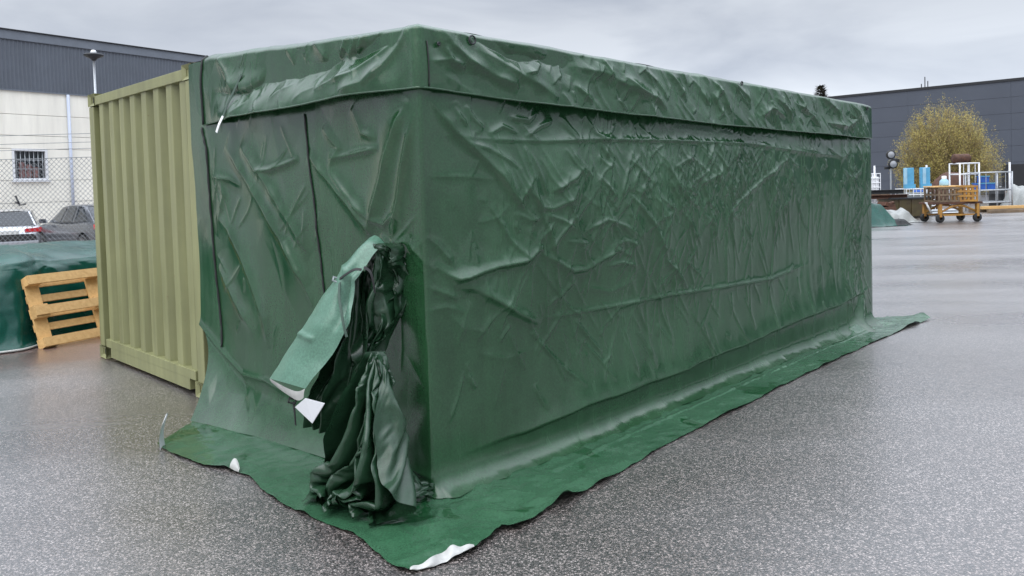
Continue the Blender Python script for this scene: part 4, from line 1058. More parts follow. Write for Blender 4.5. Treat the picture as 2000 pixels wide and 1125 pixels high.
# ------------------------------------------------------------------ parked cars
def make_car(name, label, loc, rz, paint, estate=False):
    root = empty(name, loc, rz); tag(root, label, 'car', 'cars parked behind the chain link fence')
    W2 = .90; Lc = 4.65
    # x: 0 rear .. Lc front ; y across
    st = [(0.00, .70, .38, .74), (.05, .80, .30, .94), (.22, .87, .26, .985), (.7, .895, .23, .985), (1.5, .90, .21, .97), (2.4, .90, .21, .95), (3.3, .895, .21, .94), (3.75, .885, .22, .90), (4.2, .86, .24, .82), (4.5, .78, .27, .72), (Lc, .62, .34, .60)]
    xs_ = np.linspace(0, Lc, 48); A = np.array(st)
    hw = np.interp(xs_, A[:, 0], A[:, 1]); zs_ = np.interp(xs_, A[:, 0], A[:, 2]); zt_ = np.interp(xs_, A[:, 0], A[:, 3])
    sec = [(-.80, 0), (-.97, .10), (-1.0, .35), (-.995, .62), (-.95, .88), (-.86, .985), (-.5, 1.01), (0, 1.02)]
    sec = sec + [(-y, z) for y, z in sec[-2::-1]]
    Pq = np.zeros((48, len(sec), 3))
    for i in range(48):
        for j, (y, z) in enumerate(sec):
            yy, zz = y * hw[i], zs_[i] + (zt_[i] - zs_[i]) * z
            for wx in (.93, 3.68):                          # wheel arches
                dd = math.hypot(xs_[i] - wx, zz - .31)
                if abs(yy) > .6 and dd < .37 and zz < .72: zz = max(zz, .31 + math.sqrt(max(.37 ** 2 - (xs_[i] - wx) ** 2, 0)))
            Pq[i, j] = (xs_[i], yy, zz)
    o = grid_object('body', Pq, paint, root); 
    mb = MB()
    for i in (0, 47): mb.add([Pq[i, j] for j in range(len(sec))], [tuple(range(len(sec)))])
    mb.obox((.1, -.8, .22), (4.4, 0, 0), (0, 1.6, 0), (0, 0, .2)); mb.build('underbody', M['rubber'], root)
    # cabin: belt outline to roof outline
    xr0 = .12 if estate else .62; xr1 = .62 if estate else 1.35
    belt = [(xr0, .985, .70), (1.5, .965, .80), (2.4, .95, .81), (3.45, .94, .72)]
    roof = [(xr1, 1.40, .55), (1.6, 1.43, .60), (2.3, 1.44, .61), (2.75, 1.40, .57)]
    n = 22; t = np.linspace(0, 1, n)
    bt = np.stack([np.interp(t, [0, .35, .7, 1], [b[k] for b in belt]) for k in range(3)], 1)
    rt = np.stack([np.interp(t, [0, .35, .7, 1], [b[k] for b in roof]) for k in range(3)], 1)
    Cc = np.zeros((n, 13, 3))
    for i in range(n):
        for j in range(13):
            a = abs(j - 6) / 6; s_ = -1 if j < 6 else 1
            if a > .55:
                q = (a - .55) / .45; p0, p1 = rt[i], bt[i]
                Cc[i, j] = (p0[0] * (1 - q) + p1[0] * q, s_ * (p0[2] * (1 - q) + p1[2] * q), p0[1] * (1 - q) + p1[1] * q)
            else:
                q = a / .55; Cc[i, j] = (rt[i, 0], s_ * rt[i, 2] * q, rt[i, 1] + .035 * (1 - q * q))
    cb = grid_object('cabin', Cc, paint, root)
    def win(quad, name='window', mt=None):
        q = [Vector(v) for v in quad]; c_ = sum(q, Vector()) / 4; nn = (q[1] - q[0]).cross(q[3] - q[0]).normalized()
        if nn.dot(c_ - Vector((2.2, 0, .9))) < 0: nn = -nn
        q = [c_ + (v - c_) * .93 + nn * .006 for v in q]
        MB().prism(q, nn * .008).build(name, mt or M['glass'], root)
    for e_ in (0, -1):
        b_, r_ = bt[e_], rt[e_]
        win([(b_[0], -b_[2], b_[1]), (b_[0], b_[2], b_[1]), (r_[0], r_[2], r_[1]), (r_[0], -r_[2], r_[1])], 'rear_window' if e_ == 0 else 'windscreen')
        mb = MB(); mb.add([(b_[0], -b_[2], b_[1]), (b_[0], b_[2], b_[1]), (r_[0], r_[2], r_[1]), (r_[0], -r_[2], r_[1])], [(0, 1, 2, 3)]); mb.build('window_surround', paint, root)
    for s_ in (-1, 1):
        for i0, i1 in ((2, 8), (9, 14), (15, 20)):
            win([(bt[i0, 0], s_ * bt[i0, 2], bt[i0, 1]), (bt[i1, 0], s_ * bt[i1, 2], bt[i1, 1]), (rt[i1, 0], s_ * rt[i1, 2], rt[i1, 1]), (rt[i0, 0], s_ * rt[i0, 2], rt[i0, 1])])
        # tail lamps wrap the corner
        MB().prism([(-.012 + .05, s_ * .40, .80), (-.012 + .05, s_ * .40, .90), (.10, s_ * .85, .93), (.10, s_ * .85, .79)], (-.05, 0, 0)).obox((.08, s_ * .80, .79), (.16, 0, 0), (0, s_ * .075, 0), (0, 0, .13)).build('tail_lamp', M['red'], root)
        MB().prism([(4.50, s_ * .45, .56), (4.50, s_ * .45, .66), (4.36, s_ * .80, .72), (4.36, s_ * .80, .60)], (.06, 0, 0)).build('headlamp', M['frame_w'], root)
        MB().box((3.28, s_ * .97, 1.0), (.10, .18, .12)).build('wing_mirror', paint, root, bevel=.03)
        for wx in (.93, 3.68):
            wpos = (wx, s_ * .80, .31)
            tyr = MB().lathe([(.20, -.10), (.29, -.10), (.31, -.07), (.31, .07), (.29, .10), (.20, .10)], (0, 0, 0), 'Y', 24).build('wheel', M['rubber'], root, True, loc=wpos)
            mb = MB(); mb.lathe([(.205, .02 * s_), (.205, -.095 * s_), (.19, -.1 * s_), (.18, -.05 * s_)], (0, 0, 0), 'Y', 24)
            for k in range(5):
                a = 2 * math.pi * k / 5; mb.box((.10 * math.cos(a), s_ * .085, .10 * math.sin(a)), (.20, .02, .05), Matrix.Rotation(-a, 3, 'Y'))
            mb.build('rim', M['rim'], tyr)
    MB().box((.02, 0, .46), (.06, 1.5, .16)).build('rear_bumper', paint, root, bevel=.03)
    MB().box((.015, 0, .80), (.04, .52, .115)).build('number_plate', M['plate'], root)
    mb = MB()
    for k in range(6): mb.box((-.007, -.19 + k * .065 + (.03 if k > 2 else 0), .80), (.003, .034, .06))
    mb.build('plate_lettering', M['black'], root) if False else None
    MB().box((4.62, 0, .52), (.05, .9, .18)).build('grille', M['black'], root, bevel=.02)
    return root
h1 = math.atan2(.845, -.535)
make_car('parked_car', 'silver car with red tail lamps, its rear seen over the covered pile', (-15.05, 22.9, -.24), h1, M['silver'], True)
h2 = math.atan2(.60, -.80)
make_car('parked_car', 'grey car half hidden behind the olive container', (-10.95, 21.9, -.12), h2, M['greyc'])

# ------------------------------------------------------------------ street lamp
lamp = empty('street_lamp', (-15.0, 28, -.32)); tag(lamp, 'tall pale lamp post with a dark disc shade in front of the warehouse', 'street lamp')
MB().tube([(0, 0, 0), (0, 0, 7.1)], [.055, .038], 12).build('pole', M['steel'], lamp, True)
MB().lathe([(.05, 6.80), (.13, 6.88), (.31, 6.96), (.34, 7.0), (.30, 7.04), (.12, 7.08), (.0, 7.09)], k=24).build('shade', M['dark_steel'], lamp, True)
MB().lathe([(.09, 7.07), (.10, 7.12), (.07, 7.18), (0, 7.20)], k=18).build('cap', M['white'], lamp, True)

# ------------------------------------------------------------------ warehouse on the left
WD = Vector((.55967, .82871, 0)); WN = Vector((.82871, -.55967, 0)); WO = Vector((-20.0, 30.0, -.32))      # WN faces the yard
wh = empty('warehouse', WO); tag(wh, 'warehouse with cream lower wall and ribbed dark grey upper cladding behind the fence', 'building', kind='thing')
WI = Matrix.Translation(-WO)
def wb(o): o.matrix_parent_inverse = WI; return o
def wp(t, d, z): return WO + WD * t + WN * d + UP * z
T0, T1, Hb, Ht_ = -16.0, 46.0, 6.2, 8.55
win_t0, win_t1, wz0, wz1 = .50, 1.83, 2.60, 3.87
rows = [0, .85, 1.7, 2.60, 3.87, 4.40, 5.24, 6.2]
for z0, z1 in zip(rows[:-1], rows[1:]):
    segs = [(T0, T1)] if not (z0 == 2.60) else [(T0, win_t0), (win_t1, T1)]
    for a, b in segs:
        wb(MB().obox(wp(a, -.2, z0 + .008), WD * (b - a), WN * .2, UP * (z1 - z0 - .016)).build('wall_panel', M['cream'], wh, bevel=.006))
wb(MB().obox(wp(T0, -.4, 0), WD * (T1 - T0), WN * .18, UP * 6.25).build('inner_wall', M['trim'], wh))
# ribbed cladding
mb = MB(); npit = int((T1 - T0) / .15); P_ = []; F_ = []
prof = []
for i in range(npit):
    a = T0 + i * .15; prof += [(a, 0), (a + .06, 0), (a + .085, .028), (a + .125, .028)]
prof.append((T1, 0))
for z in (6.2, 8.2):
    for a, d in prof: P_.append(wp(a, .02 + d, z))
n = len(prof)
for j in range(n - 1): F_.append((j, j + 1, n + j + 1, n + j))
wb(mb.add(P_, F_).build('cladding', M['clad'], wh))
wb(MB().obox(wp(T0, -.25, 6.16), WD * (T1 - T0), WN * .32, UP * .045).build('drip_rail', M['trim'], wh))
wb(MB().obox(wp(T0, -.35, 8.17), WD * (T1 - T0), WN * .45, UP * .36).build('fascia', M['trim'], wh, bevel=.02))
wb(MB().obox(wp(T0, -.4, 8.53), WD * (T1 - T0), WN * .56, UP * .04).build('gutter', M['hall_edge'], wh))
wb(MB().obox(wp(T0, -20, 8.3), WD * (T1 - T0), WN * 19.6, UP * .2).build('roof', M['trim'], wh))
for e_ in (T0 - .2, T1): wb(MB().obox(wp(e_, -20, 0), WD * .2, WN * 19.95, UP * 8.3).build('end_wall', M['cream'], wh))
wf = MB()
fw = .09
for (a, z, la, lz) in ((win_t0, wz0, win_t1 - win_t0, fw), (win_t0, wz1 - fw, win_t1 - win_t0, fw), (win_t0, wz0 + fw, fw, wz1 - wz0 - 2 * fw), (win_t1 - fw, wz0 + fw, fw, wz1 - wz0 - 2 * fw)):
    wf.obox(wp(a, -.14, z), WD * la, WN * .17, UP * lz)
wfo = wb(wf.build('window', M['frame_w'], wh, bevel=.006))
def sub(o, parent): o.matrix_parent_inverse = Matrix.Identity(4); return o
sub(MB().obox(wp(win_t0 + fw, -.13, wz0 + fw), WD * (win_t1 - win_t0 - 2 * fw), WN * .02, UP * (wz1 - wz0 - 2 * fw)).build('pane', M['glass'], wfo), wfo)
sub(MB().obox(wp(win_t0 - .06, -.02, wz0 - .06), WD * (win_t1 - win_t0 + .12), WN * .12, UP * .05).build('sill', M['frame_w'], wfo), wfo)
for k in range(7):
    a = win_t0 + fw + (win_t1 - win_t0 - 2 * fw) * (k + .5) / 7
    sub(MB().tube([wp(a, -.06, wz0 + fw), wp(a, -.06, wz1 - fw)], .017, 8).build('bar', M['steel'], wfo, True), wfo)
for zz in (.33, .66): sub(MB().obox(wp(win_t0 + fw, -.075, wz0 + fw + (wz1 - wz0 - 2 * fw) * zz), WD * (win_t1 - win_t0 - 2 * fw), WN * .012, UP * .03).build('bar', M['steel'], wfo), wfo)
for k, c_ in ((1, .20), (2, .46), (3, .70)):
    sub(MB().obox(wp(win_t0 + fw + c_, -.109, wz0 + fw + .03), WD * .2, WN * .008, UP * (.72 - .1 * k)).build('curtain', M['pinkish'], wfo), wfo)
wb(MB().tube([wp(2.72, .08, 6.15), wp(2.72, .08, .3)], .062, 10).build('downpipe', M['pipe_blue'], wh, True))
wb(MB().tube([wp(.55, .0, 1.75), wp(.55, .16, 1.70)], .03, 6).tube([wp(.48, .18, 2.0), wp(.62, .18, 1.62), wp(.84, .18, 1.66)], .035, 6).build('wall_bracket', M['dark_steel'], wh))

# ------------------------------------------------------------------ dark hall on the right
HO = Vector((31.68, 47.866, 0))
hall = empty('industrial_hall', HO); tag(hall, 'long dark grey panelled industrial hall across the yard', 'building', kind='thing')
HI = Matrix.Translation(-HO)
def hb_(o): o.matrix_parent_inverse = HI; return o
def hp_(a, d, z): return HO + SX * a + EX * d + UP * z        # a along the wall towards the right, d into the hall
A0, A1 = -12.4, 70.0
zc = np.linspace(0, 7.12, 8)
seg = np.arange(A0, A1 + .1, 6.0)
for z0, z1 in zip(zc[:-1], zc[1:]):
    for a, b in zip(seg[:4], list(seg[1:4]) + [A1]):
        hb_(MB().obox(hp_(a + .006, 0, z0 + .01), SX * (b - a - .006), EX * .15, UP * (z1 - z0 - .012)).build('wall_panel', M['hall'], hall, bevel=.008))
hb_(MB().obox(hp_(A0, .16, 0), SX * (A1 - A0), EX * .1, UP * 7.1).build('inner_wall', M['hall_edge'], hall))
hb_(MB().obox(hp_(A0 - .05, -.06, 7.10), SX * (A1 - A0), EX * .5, UP * .16).build('roof_edge', M['hall_edge'], hall))
hb_(MB().obox(hp_(A0, .3, 6.9), SX * (A1 - A0), EX * 24, UP * .18).build('roof', M['hall_edge'], hall))
hb_(MB().obox(hp_(A0, .16, 0), SX * .2, EX * 24, UP * 7.1).build('end_wall', M['hall'], hall))
hb_(MB().obox(hp_(-.9, -.02, 0), SX * 2.4, EX * .02, UP * 1.9).build('door', M['hall_edge'], hall))
for da, hh_ in ((0, .85), (.18, .55), (-.22, .4)):
    hb_(MB().tube([hp_(-5.62 + da, 1.0, 7.1), hp_(-5.62 + da, 1.0, 7.2 + hh_)], .03, 6).build('antenna', M['dark_steel'], hall))
# treetop seen over the far end of the hall
def conifer(name, label, base, h, r):
    t_ = empty(name, base); tag(t_, label, 'tree')
    MB().tube([(0, 0, 0), (0, 0, h)], [.2, .02], 8).build('trunk', M['bark'], t_)
    mb = MB(); rg = random.Random(3)
    for i in range(3200):
        z = h * (.2 + .8 * rg.random()); rad = r * (1 - z / h) ** .8 + .08; a = rg.random() * 6.283; q = rad * rg.random() ** .5
        c_ = Vector((q * math.cos(a), q * math.sin(a), z)); d = Vector((math.cos(a), math.sin(a), rg.uniform(-.2, .6))) * rg.uniform(.2, .4); s_ = d.cross(UP).normalized() * .09
        mb.add([c_ - s_, c_ + s_, c_ + d], [(0, 1, 2)])
    mb.build('crown', M['dgreen'], t_)
conifer('spruce_tree', 'brown grey tip of a tree showing over the far end of the hall', (25.2, 62.2, 0), 8.75, 2.2)

# ------------------------------------------------------------------ willow bush
bush = empty('willow_bush', (22.6, 40, 0)); tag(bush, 'big round ochre willow bush budding in front of the dark hall', 'bush')
rg = random.Random(5)
tw = MB(); lf = MB(); lf2 = MB()
def lobe_r(th, ph):
    return 1
lobes = [((-.1, 0, 2.1), 1.9, 2.75), ((1.55, .2, 1.6), 1.35, 2.1), ((-1.35, -.1, 1.6), 1.15, 2.0), ((.5, -.4, 2.2), 1.5, 2.2)]
def inside_r():
    c_, rx, rz = lobes[rg.choice((0, 0, 1, 2, 3))]
    while True:
        v = Vector((rg.uniform(-1, 1), rg.uniform(-1, 1), rg.uniform(-.6, 1)))
        if v.length <= 1: break
    v = v.normalized() * (v.length ** .45)
    return Vector((c_[0] + v.x * rx, c_[1] + v.y * rx * .8, c_[2] + v.z * rz))
def leafs(p, d, n, s):
    for _ in range(n):
        c_ = p + Vector((rg.gauss(0, .07), rg.gauss(0, .07), rg.gauss(0, .09)))
        v = (d + Vector((rg.gauss(0, .6), rg.gauss(0, .6), rg.gauss(0, .5)))).normalized() * s * rg.uniform(.6, 1.5)
        w = v.cross(Vector((rg.gauss(0, 1), rg.gauss(0, 1), rg.gauss(0, 1)))).normalized() * s * .3
        (lf if rg.random() < .6 else lf2).add([c_ - w * .6, c_ + v * .5 - w, c_ + v, c_ + v * .5 + w], [(0, 1, 2, 3)])
stems = []
for i in range(14):
    a = rg.uniform(0, 6.283); r0 = rg.uniform(.05, .45); top = inside_r(); top.z = max(1.6, top.z * .8)
    p0 = Vector((r0 * math.cos(a), r0 * math.sin(a), 0)); mid = p0 * .5 + top * .5 + Vector((0, 0, .35))
    pts = [p0, p0 * .7 + mid * .3 + Vector((0, 0, .15)), mid, top]
    tw.tube(pts, [.09, .07, .05, .02], 6); stems.append(pts)
for i in range(900):
    e_ = inside_r(); st_ = rg.choice(stems); t = rg.uniform(.25, .95)
    k = min(int(t * 3), 2); s0 = st_[k].lerp(st_[k + 1], t * 3 - k)
    if (e_ - s0).length > 2.3: s0 = e_ - (e_ - s0).normalized() * 1.6 - Vector((0, 0, .3))
    up = Vector(((e_.x - s0.x) * .25, (e_.y - s0.y) * .25, 1)).normalized()
    m_ = s0.lerp(e_, .5) + Vector((rg.gauss(0, .12), rg.gauss(0, .12), -.08)); e2 = e_ + up * rg.uniform(.15, .95) + Vector((rg.gauss(0, .12), rg.gauss(0, .12), 0))
    tw.tube([s0, m_, e_, e2], [.018, .012, .008, .003], 3, False)
    for t2 in (.25, .5, .75, 1): leafs(m_.lerp(e_, t2), up, 6, .052)
    for t2 in (.3, .6, .85, 1): leafs(e_.lerp(e2, t2), up, 6, .048)
    for k2 in range(3):
        b_ = m_.lerp(e_, rg.uniform(.3, 1)); e3 = b_ + (up + Vector((rg.gauss(0, .5), rg.gauss(0, .5), rg.gauss(0, .2)))).normalized() * rg.uniform(.3, .7)
        tw.tube([b_, b_.lerp(e3, .5) + Vector((0, 0, .03)), e3], [.007, .005, .002], 3, False); leafs(e3, up, 4, .05); leafs(b_.lerp(e3, .6), up, 4, .05)
tw.build('trunk', M['bark'], bush, True); lf.build('crown', M['leaf'], bush); lf2.build('crown', M['leaf2'], bush)

# ------------------------------------------------------------------ stored gear at the edge of the yard
def heap(name, label, cat, c_, sx, sy, h, mt, seed, rz=0.0):
    n = 60; a = np.linspace(-1, 1, n); Xh, Yh = np.meshgrid(a, a, indexing='ij')
    r_ = np.maximum(np.abs(Xh), np.abs(Yh)) * .5 + np.hypot(Xh, Yh) * .5
    z = h * (sstep(1.0, .45, r_)) * (1 + .5 * crumple(Xh * 2.2, Yh * 2.2, seed)) + h * .16 * crumple(Xh * 5, Yh * 5, seed + 1) * sstep(1.08, .9, r_) + .015
    Pq = np.stack([Xh * sx * (1 + .15 * vnoise(Xh * 2, Yh * 2, seed + 2)), Yh * sy * (1 + .15 * vnoise(Xh * 2, Yh * 2, seed + 3)), np.maximum(z, .01)], -1)
    o = grid_object(name, Pq, mt); o.location = c_; o.rotation_euler = (0, 0, rz); tag(o, label, cat); return o
heap('covered_heap', 'small heap under a dark teal tarpaulin, beside the far end of the tent', 'covered heap', (10.75, 23.6, 0), 1.05, .9, .55, M['teal'], 201, .2)
heap('folded_sheet', 'crumpled grey plastic sheet lying between the teal heap and the yellow trolley', 'sheet', (12.25, 24.7, 0), .75, .6, .36, M['greysheet'], 207, .1)
heap('sheet_scrap', 'black scrap of sheeting lying on the asphalt in front of the grey sheet', 'sheet', (11.75, 23.3, 0), .38, .25, .16, M['black'], 213, .3)
heap('white_heap', 'pale covered heap at the right edge of the photo', 'covered heap', (20.75, 30.6, 0), 1.1, 1.0, .85, M['greysheet'], 219, 0)

def part(mb, name, mt, root, **kw): return mb.build(name, mt, root, **kw)
skip = empty('metal_skip', (13.95, 27.2, 0), .05); tag(skip, 'low brown olive metal skip behind the grey sheet', 'skip')
part(MB().box((0, 0, .36), (1.35, .9, .62), taper=1.06), 'body', M['olivebin'], skip, bevel=.02)
part(MB().box((0, 0, .69), (1.5, 1.05, .05)), 'rim', M['dark_steel'], skip)
for sx_ in (-.45, 0, .45): part(MB().box((sx_, -.47, .36), (.06, .05, .6)), 'rib', M['olivebin'], skip)
bl = [('steel_beam', 'rusty dark steel beam lying across the skip, lowest of the stack', (13.0, 27.0, .76), (1.9, .22, .14), .03, 'rust'),
      ('steel_beam', 'black steel beam on top of the stack beside the blue boards', (13.05, 27.05, .93), (1.5, .2, .15), -.05, 'dark_steel'),
      ('scrap_block', 'grey brown block of scrap between the tent and the skip', (12.75, 26.3, .22), (.75, .6, .42), .3, 'rust')]
for nm, lb, c_, s_, rz, mt in bl:
    mb = MB()
    if nm == 'steel_beam':
        mb.box((0, 0, s_[2] / 2 - .012), (s_[0], s_[1], .024)).box((0, 0, -s_[2] / 2 + .012), (s_[0], s_[1], .024)).box((0, 0, 0), (s_[0], .03, s_[2] - .05))
    else:
        mb.box((0, 0, 0), s_, taper=.8).box((.12, 0, .27), (.4, .4, .14), Matrix.Rotation(.3, 3, 'Y')).tube([(-.3, .1, .2), (.35, -.1, .36)], .05, 8)
    o = mb.build(nm, M[mt], None, bevel=.008, loc=c_, rz=rz); tag(o, lb, 'beam' if nm == 'steel_beam' else 'scrap')
def wire_cage(label, c_, sx_, sy_, sz_, fill):
    t_ = empty('wire_cage', c_); tag(t_, label, 'cage')
    mb = MB()
    for i in range(5):
        x_ = -sx_ / 2 + sx_ * i / 4
        for y_ in (-sy_ / 2, sy_ / 2): mb.tube([(x_, y_, .12), (x_, y_, sz_)], .014, 5)
    for j in range(5):
        z_ = .14 + (sz_ - .16) * j / 4
        for y_ in (-sy_ / 2, sy_ / 2): mb.tube([(-sx_ / 2, y_, z_), (sx_ / 2, y_, z_)], .014, 5)
        for x_ in (-sx_ / 2, sx_ / 2): mb.tube([(x_, -sy_ / 2, z_), (x_, sy_ / 2, z_)], .014, 5)
    part(mb, 'frame', M['frame_w'], t_); part(MB().box((0, 0, sz_ * .48), (sx_ * .9, sy_ * .9, sz_ * .72)), 'tank', fill, t_, bevel=.06)
    part(MB().box((0, 0, .06), (sx_, sy_, .11)), 'base', M['wood_old'], t_)
wire_cage('white wire cage with a pale tank next to the far end of the tent', (13.65, 29.3, .75), .62, .6, .85, M['frame_w'])
wire_cage('grey wire cage standing under the blue boards', (14.95, 28.4, 0), 1.05, .8, 1.0, M['greysheet'])
for i, (x_, lb) in enumerate(((14.82, 'left one of two bright blue upright panels by the bush'), (15.42, 'right one of two bright blue upright panels, nearer the yellow trolley'))):
    t_ = empty('blue_panel', (x_, 28.6, 1.0)); tag(t_, lb, 'panel', 'bright blue upright panels')
    part(MB().box((0, 0, .38), (.36, .10, .76)), 'board', M['blue'], t_, bevel=.02)
    part(MB().box((-.05 + .1 * i - .1, -.065, .44), (.12, .03, .62)), 'stripe', M['paleblue'], t_, bevel=.01)
    part(MB().box((0, -.07, .07), (.40, .08, .16)), 'foot_rail', M['blue'], t_)
    for s_ in (-.15, .15): part(MB().tube([(s_, 0, .0), (s_, 0, -1.0)], .02, 6), 'leg', M['steel'], t_)
mast = empty('lamp_mast', (14.55, 29.4, 0)); tag(mast, 'short mast with two round grey lamps in black housings by the bush', 'lamp')
part(MB().tube([(0, 0, 0), (0, 0, 2.4)], .03, 8), 'pole', M['steel'], mast)
for z_, dx in ((2.28, -.03), (1.92, .05)):
    hs_ = part(MB().lathe([(.0, -.12), (.12, -.10), (.17, 0), (.17, .08), (.13, .09)], (dx, -.03, z_), 'Y', 16), 'housing', M['black'], mast, smooth=True)
    part(MB().lathe([(.13, .085), (.10, .115), (0, .13)], (dx, -.03, z_), 'Y', 16), 'lens', M['lens'], mast, smooth=True)
part(MB().box((.2, .02, 2.05), (.25, .12, .14)).box((-.12, .02, 1.78), (.2, .1, .1)), 'bracket', M['black'], mast, bevel=.02)

# yellow trolley with lattice sides
tr_ = empty('yard_trolley', (13.88, 24.25, 0), .10); tag(tr_, 'ochre yellow four wheeled trolley stacked with lattice crates', 'trolley')
for sx_ in (-.62, .62):
    for sy_ in (-.38, .38):
        wh_ = part(MB().lathe([(.05, -.045), (.12, -.05), (.135, -.03), (.135, .03), (.12, .05), (.05, .045)], (0, 0, 0), 'Y', 18), 'wheel', M['rubber'], tr_, smooth=True, loc=(sx_, sy_, .135))
        part(MB().lathe([(0, -.052), (.055, -.052), (.06, -.04)], (0, 0, 0), 'Y', 12), 'hub', M['yellow'], wh_)
        part(MB().box((sx_, sy_, .37), (.09, .10, .40)), 'fork', M['yellow'], tr_, bevel=.01)
for sy_ in (-.36, .36):
    part(MB().tube([(-.62, sy_, .30), (-.20, sy_, .50), (.0, sy_, .52), (.2, sy_, .5), (.62, sy_, .32)], .035, 8), 'truss', M['yellow'], tr_, smooth=True)
    part(MB().box((0, sy_, .23), (1.15, .05, .05)), 'lower_bar', M['yellow'], tr_)
part(MB().box((0, 0, .60), (1.55, .86, .06)), 'deck', M['rust'], tr_, bevel=.01)
part(MB().tube([(-.70, -.1, .28), (-.95, -.2, .62)], .025, 8).tube([(-1.0, -.32, .62), (-.9, -.08, .62)], .02, 6), 'drawbar', M['frame_w'], tr_, smooth=True)
def crate(label, c_, L_, D_, H_, rz, nx, nz_, mt):
    t_ = empty('lattice_crate', c_, rz); tag(t_, label, 'crate', 'lattice crates on the yellow trolley')
    for i in range(nx):
        x_ = -L_ / 2 + L_ * i / (nx - 1)
        for y_ in (-D_ / 2, D_ / 2): part(MB().box((x_, y_, H_ / 2), (.055, .03, H_)), 'upright', mt, t_)
    for j in range(nz_):
        z_ = .03 + (H_ - .06) * j / (nz_ - 1)
        for y_ in (-D_ / 2, D_ / 2): part(MB().box((0, y_ + (.026 if y_ > 0 else -.026), z_), (L_, .022, .055)), 'slat', mt, t_)
        for x_ in (-L_ / 2, L_ / 2): part(MB().box((x_, 0, z_), (.03, D_, .055)), 'end_slat', mt, t_)
    part(MB().box((0, 0, .015), (L_ * .96, D_ * .9, .03)), 'floor', M['rust'], t_)
crate('long lattice crate on the left of the yellow trolley', (13.64, 24.22, .635), .76, .7, .46, .10, 7, 3, M['wood_old'])
crate('taller ochre lattice crate on the right of the yellow trolley', (14.28, 24.18, .635), .56, .74, .50, -.35, 6, 4, M['yellow'])
for k in range(3):
    o = MB().box((0, 0, 0), (1.0, .16, .035)).build('plank', M['wood'], None, bevel=.004, loc=(13.60, 23.97 + k * .2, 1.122), rz=.10 + .01 * k)
    tag(o, ('front', 'middle', 'back')[k] + ' one of three new planks laid over the long lattice crate', 'plank', 'planks on the long crate')
can = empty('canister', (13.66, 24.2, 1.145)); tag(can, 'small mint green canister with white cap on the planks', 'canister')
part(MB().lathe([(0, 0), (.13, 0), (.14, .03), (.13, .15), (.06, .22)], k=16), 'body', M['paleblue'], can, smooth=True)
part(MB().lathe([(.07, .215), (.07, .30), (0, .31)], k=12), 'cap', M['white'], can, smooth=True)

# white pipe frames
def pipe_frame(label, x_, y_, w, z0, z1, bars, mt, depth=.7):
    t_ = empty('pipe_frame', (x_, y_, 0)); tag(t_, label, 'rack', 'pale pipe racks by the bush')
    for dx in (0, w):
        for dy in (0, depth): part(MB().tube([(dx, dy, 0), (dx, dy, z1)], .03, 8), 'upright', mt, t_, smooth=True)
    for z_ in bars:
        for dy in (0, depth): part(MB().tube([(0, dy, z_), (w, dy, z_)], .025, 8), 'crossbar', mt, t_, smooth=True)
        for dx in (0, w): part(MB().tube([(dx, 0, z_), (dx, depth, z_)], .025, 8), 'side_bar', mt, t_, smooth=True)
    for dx in np.linspace(w * .2, w * .8, 3): part(MB().tube([(dx, 0, z0), (dx, 0, z1 * .99)], .012, 6), 'rod', mt, t_)
pipe_frame('taller narrow pale pipe rack behind the yellow trolley', 17.55, 30.0, .75, .4, 1.9, (.85, 1.46, 1.88), M['frame_w'])
pipe_frame('wider pale pipe rack holding bright blue crates', 17.95, 29.4, 1.25, .35, 1.52, (.35, .82, 1.5), M['steel'], .9)
for k, (x_, z_, s_) in enumerate(((18.15, .85, .34), (18.52, .85, .32), (18.3, 1.12, .30))):
    t_ = empty('plastic_crate', (x_, 29.75, z_ + .0)); tag(t_, ('left strong blue plastic crate in the pipe rack', 'right strong blue plastic crate in the pipe rack', 'upper strong blue plastic crate in the pipe rack')[k], 'crate', 'strong blue plastic crates')
    mb = MB()
    mb.box((0, 0, .015), (s_, s_, .03))
    for a in range(4):
        c2, s2 = math.cos(a * math.pi / 2), math.sin(a * math.pi / 2)
        mb.box((c2 * (s_ / 2 - .012), s2 * (s_ / 2 - .012), .13), (.02 if a % 2 == 0 else s_ - .05, s_ if a % 2 == 0 else .02, .24))
    part(mb, 'shell', M['navy'], t_, bevel=.004)
    part(MB().box((0, -s_ / 2 - .012, .235), (s_ + .03, .02, .04)).box((0, s_ / 2 + .012, .235), (s_ + .03, .02, .04)), 'rim', M['blue'], t_)
dr = empty('rusty_drum', (18.5, 30.2, 1.905)); tag(dr, 'small rusty drum lying on top of the taller pipe rack', 'drum')
part(MB().lathe([(0, -.3), (.18, -.3), (.19, -.28), (.185, -.1), (.195, -.09), (.185, -.08), (.185, .1), (.195, .11), (.185, .12), (.19, .28), (.18, .3), (0, .3)], (-.3, 0, .17), 'X', 18), 'body', M['rust'], dr, smooth=True)
dr.location = (18.1, 30.35, 1.905)
for nm, x_, y_, h_, lb in (('fence_post', 15.87, 29.3, 1.82, 'pale thin post standing left of the pipe racks'), ('fence_post', 19.5, 30.0, 1.85, 'pale thin post standing right of the pipe racks'), ('fence_post', 14.12, 29.8, 1.86, 'pale thin post standing by the white wire cage')):
    o = MB().tube([(0, 0, 0), (0, 0, h_)], .035, 10).lathe([(.04, h_ - .005), (.042, h_ + .02), (0, h_ + .03)], k=10).build(nm, M['frame_w'], None, True, loc=(x_, y_, 0)); tag(o, lb, 'post', 'pale posts among the stored gear')
rs = heap('rusty_scrap', 'reddish brown heap of twigs and scrap under the bush', 'scrap', (21.2, 37.2, 0), 1.2, .9, 1.3, M['rust'], 231)
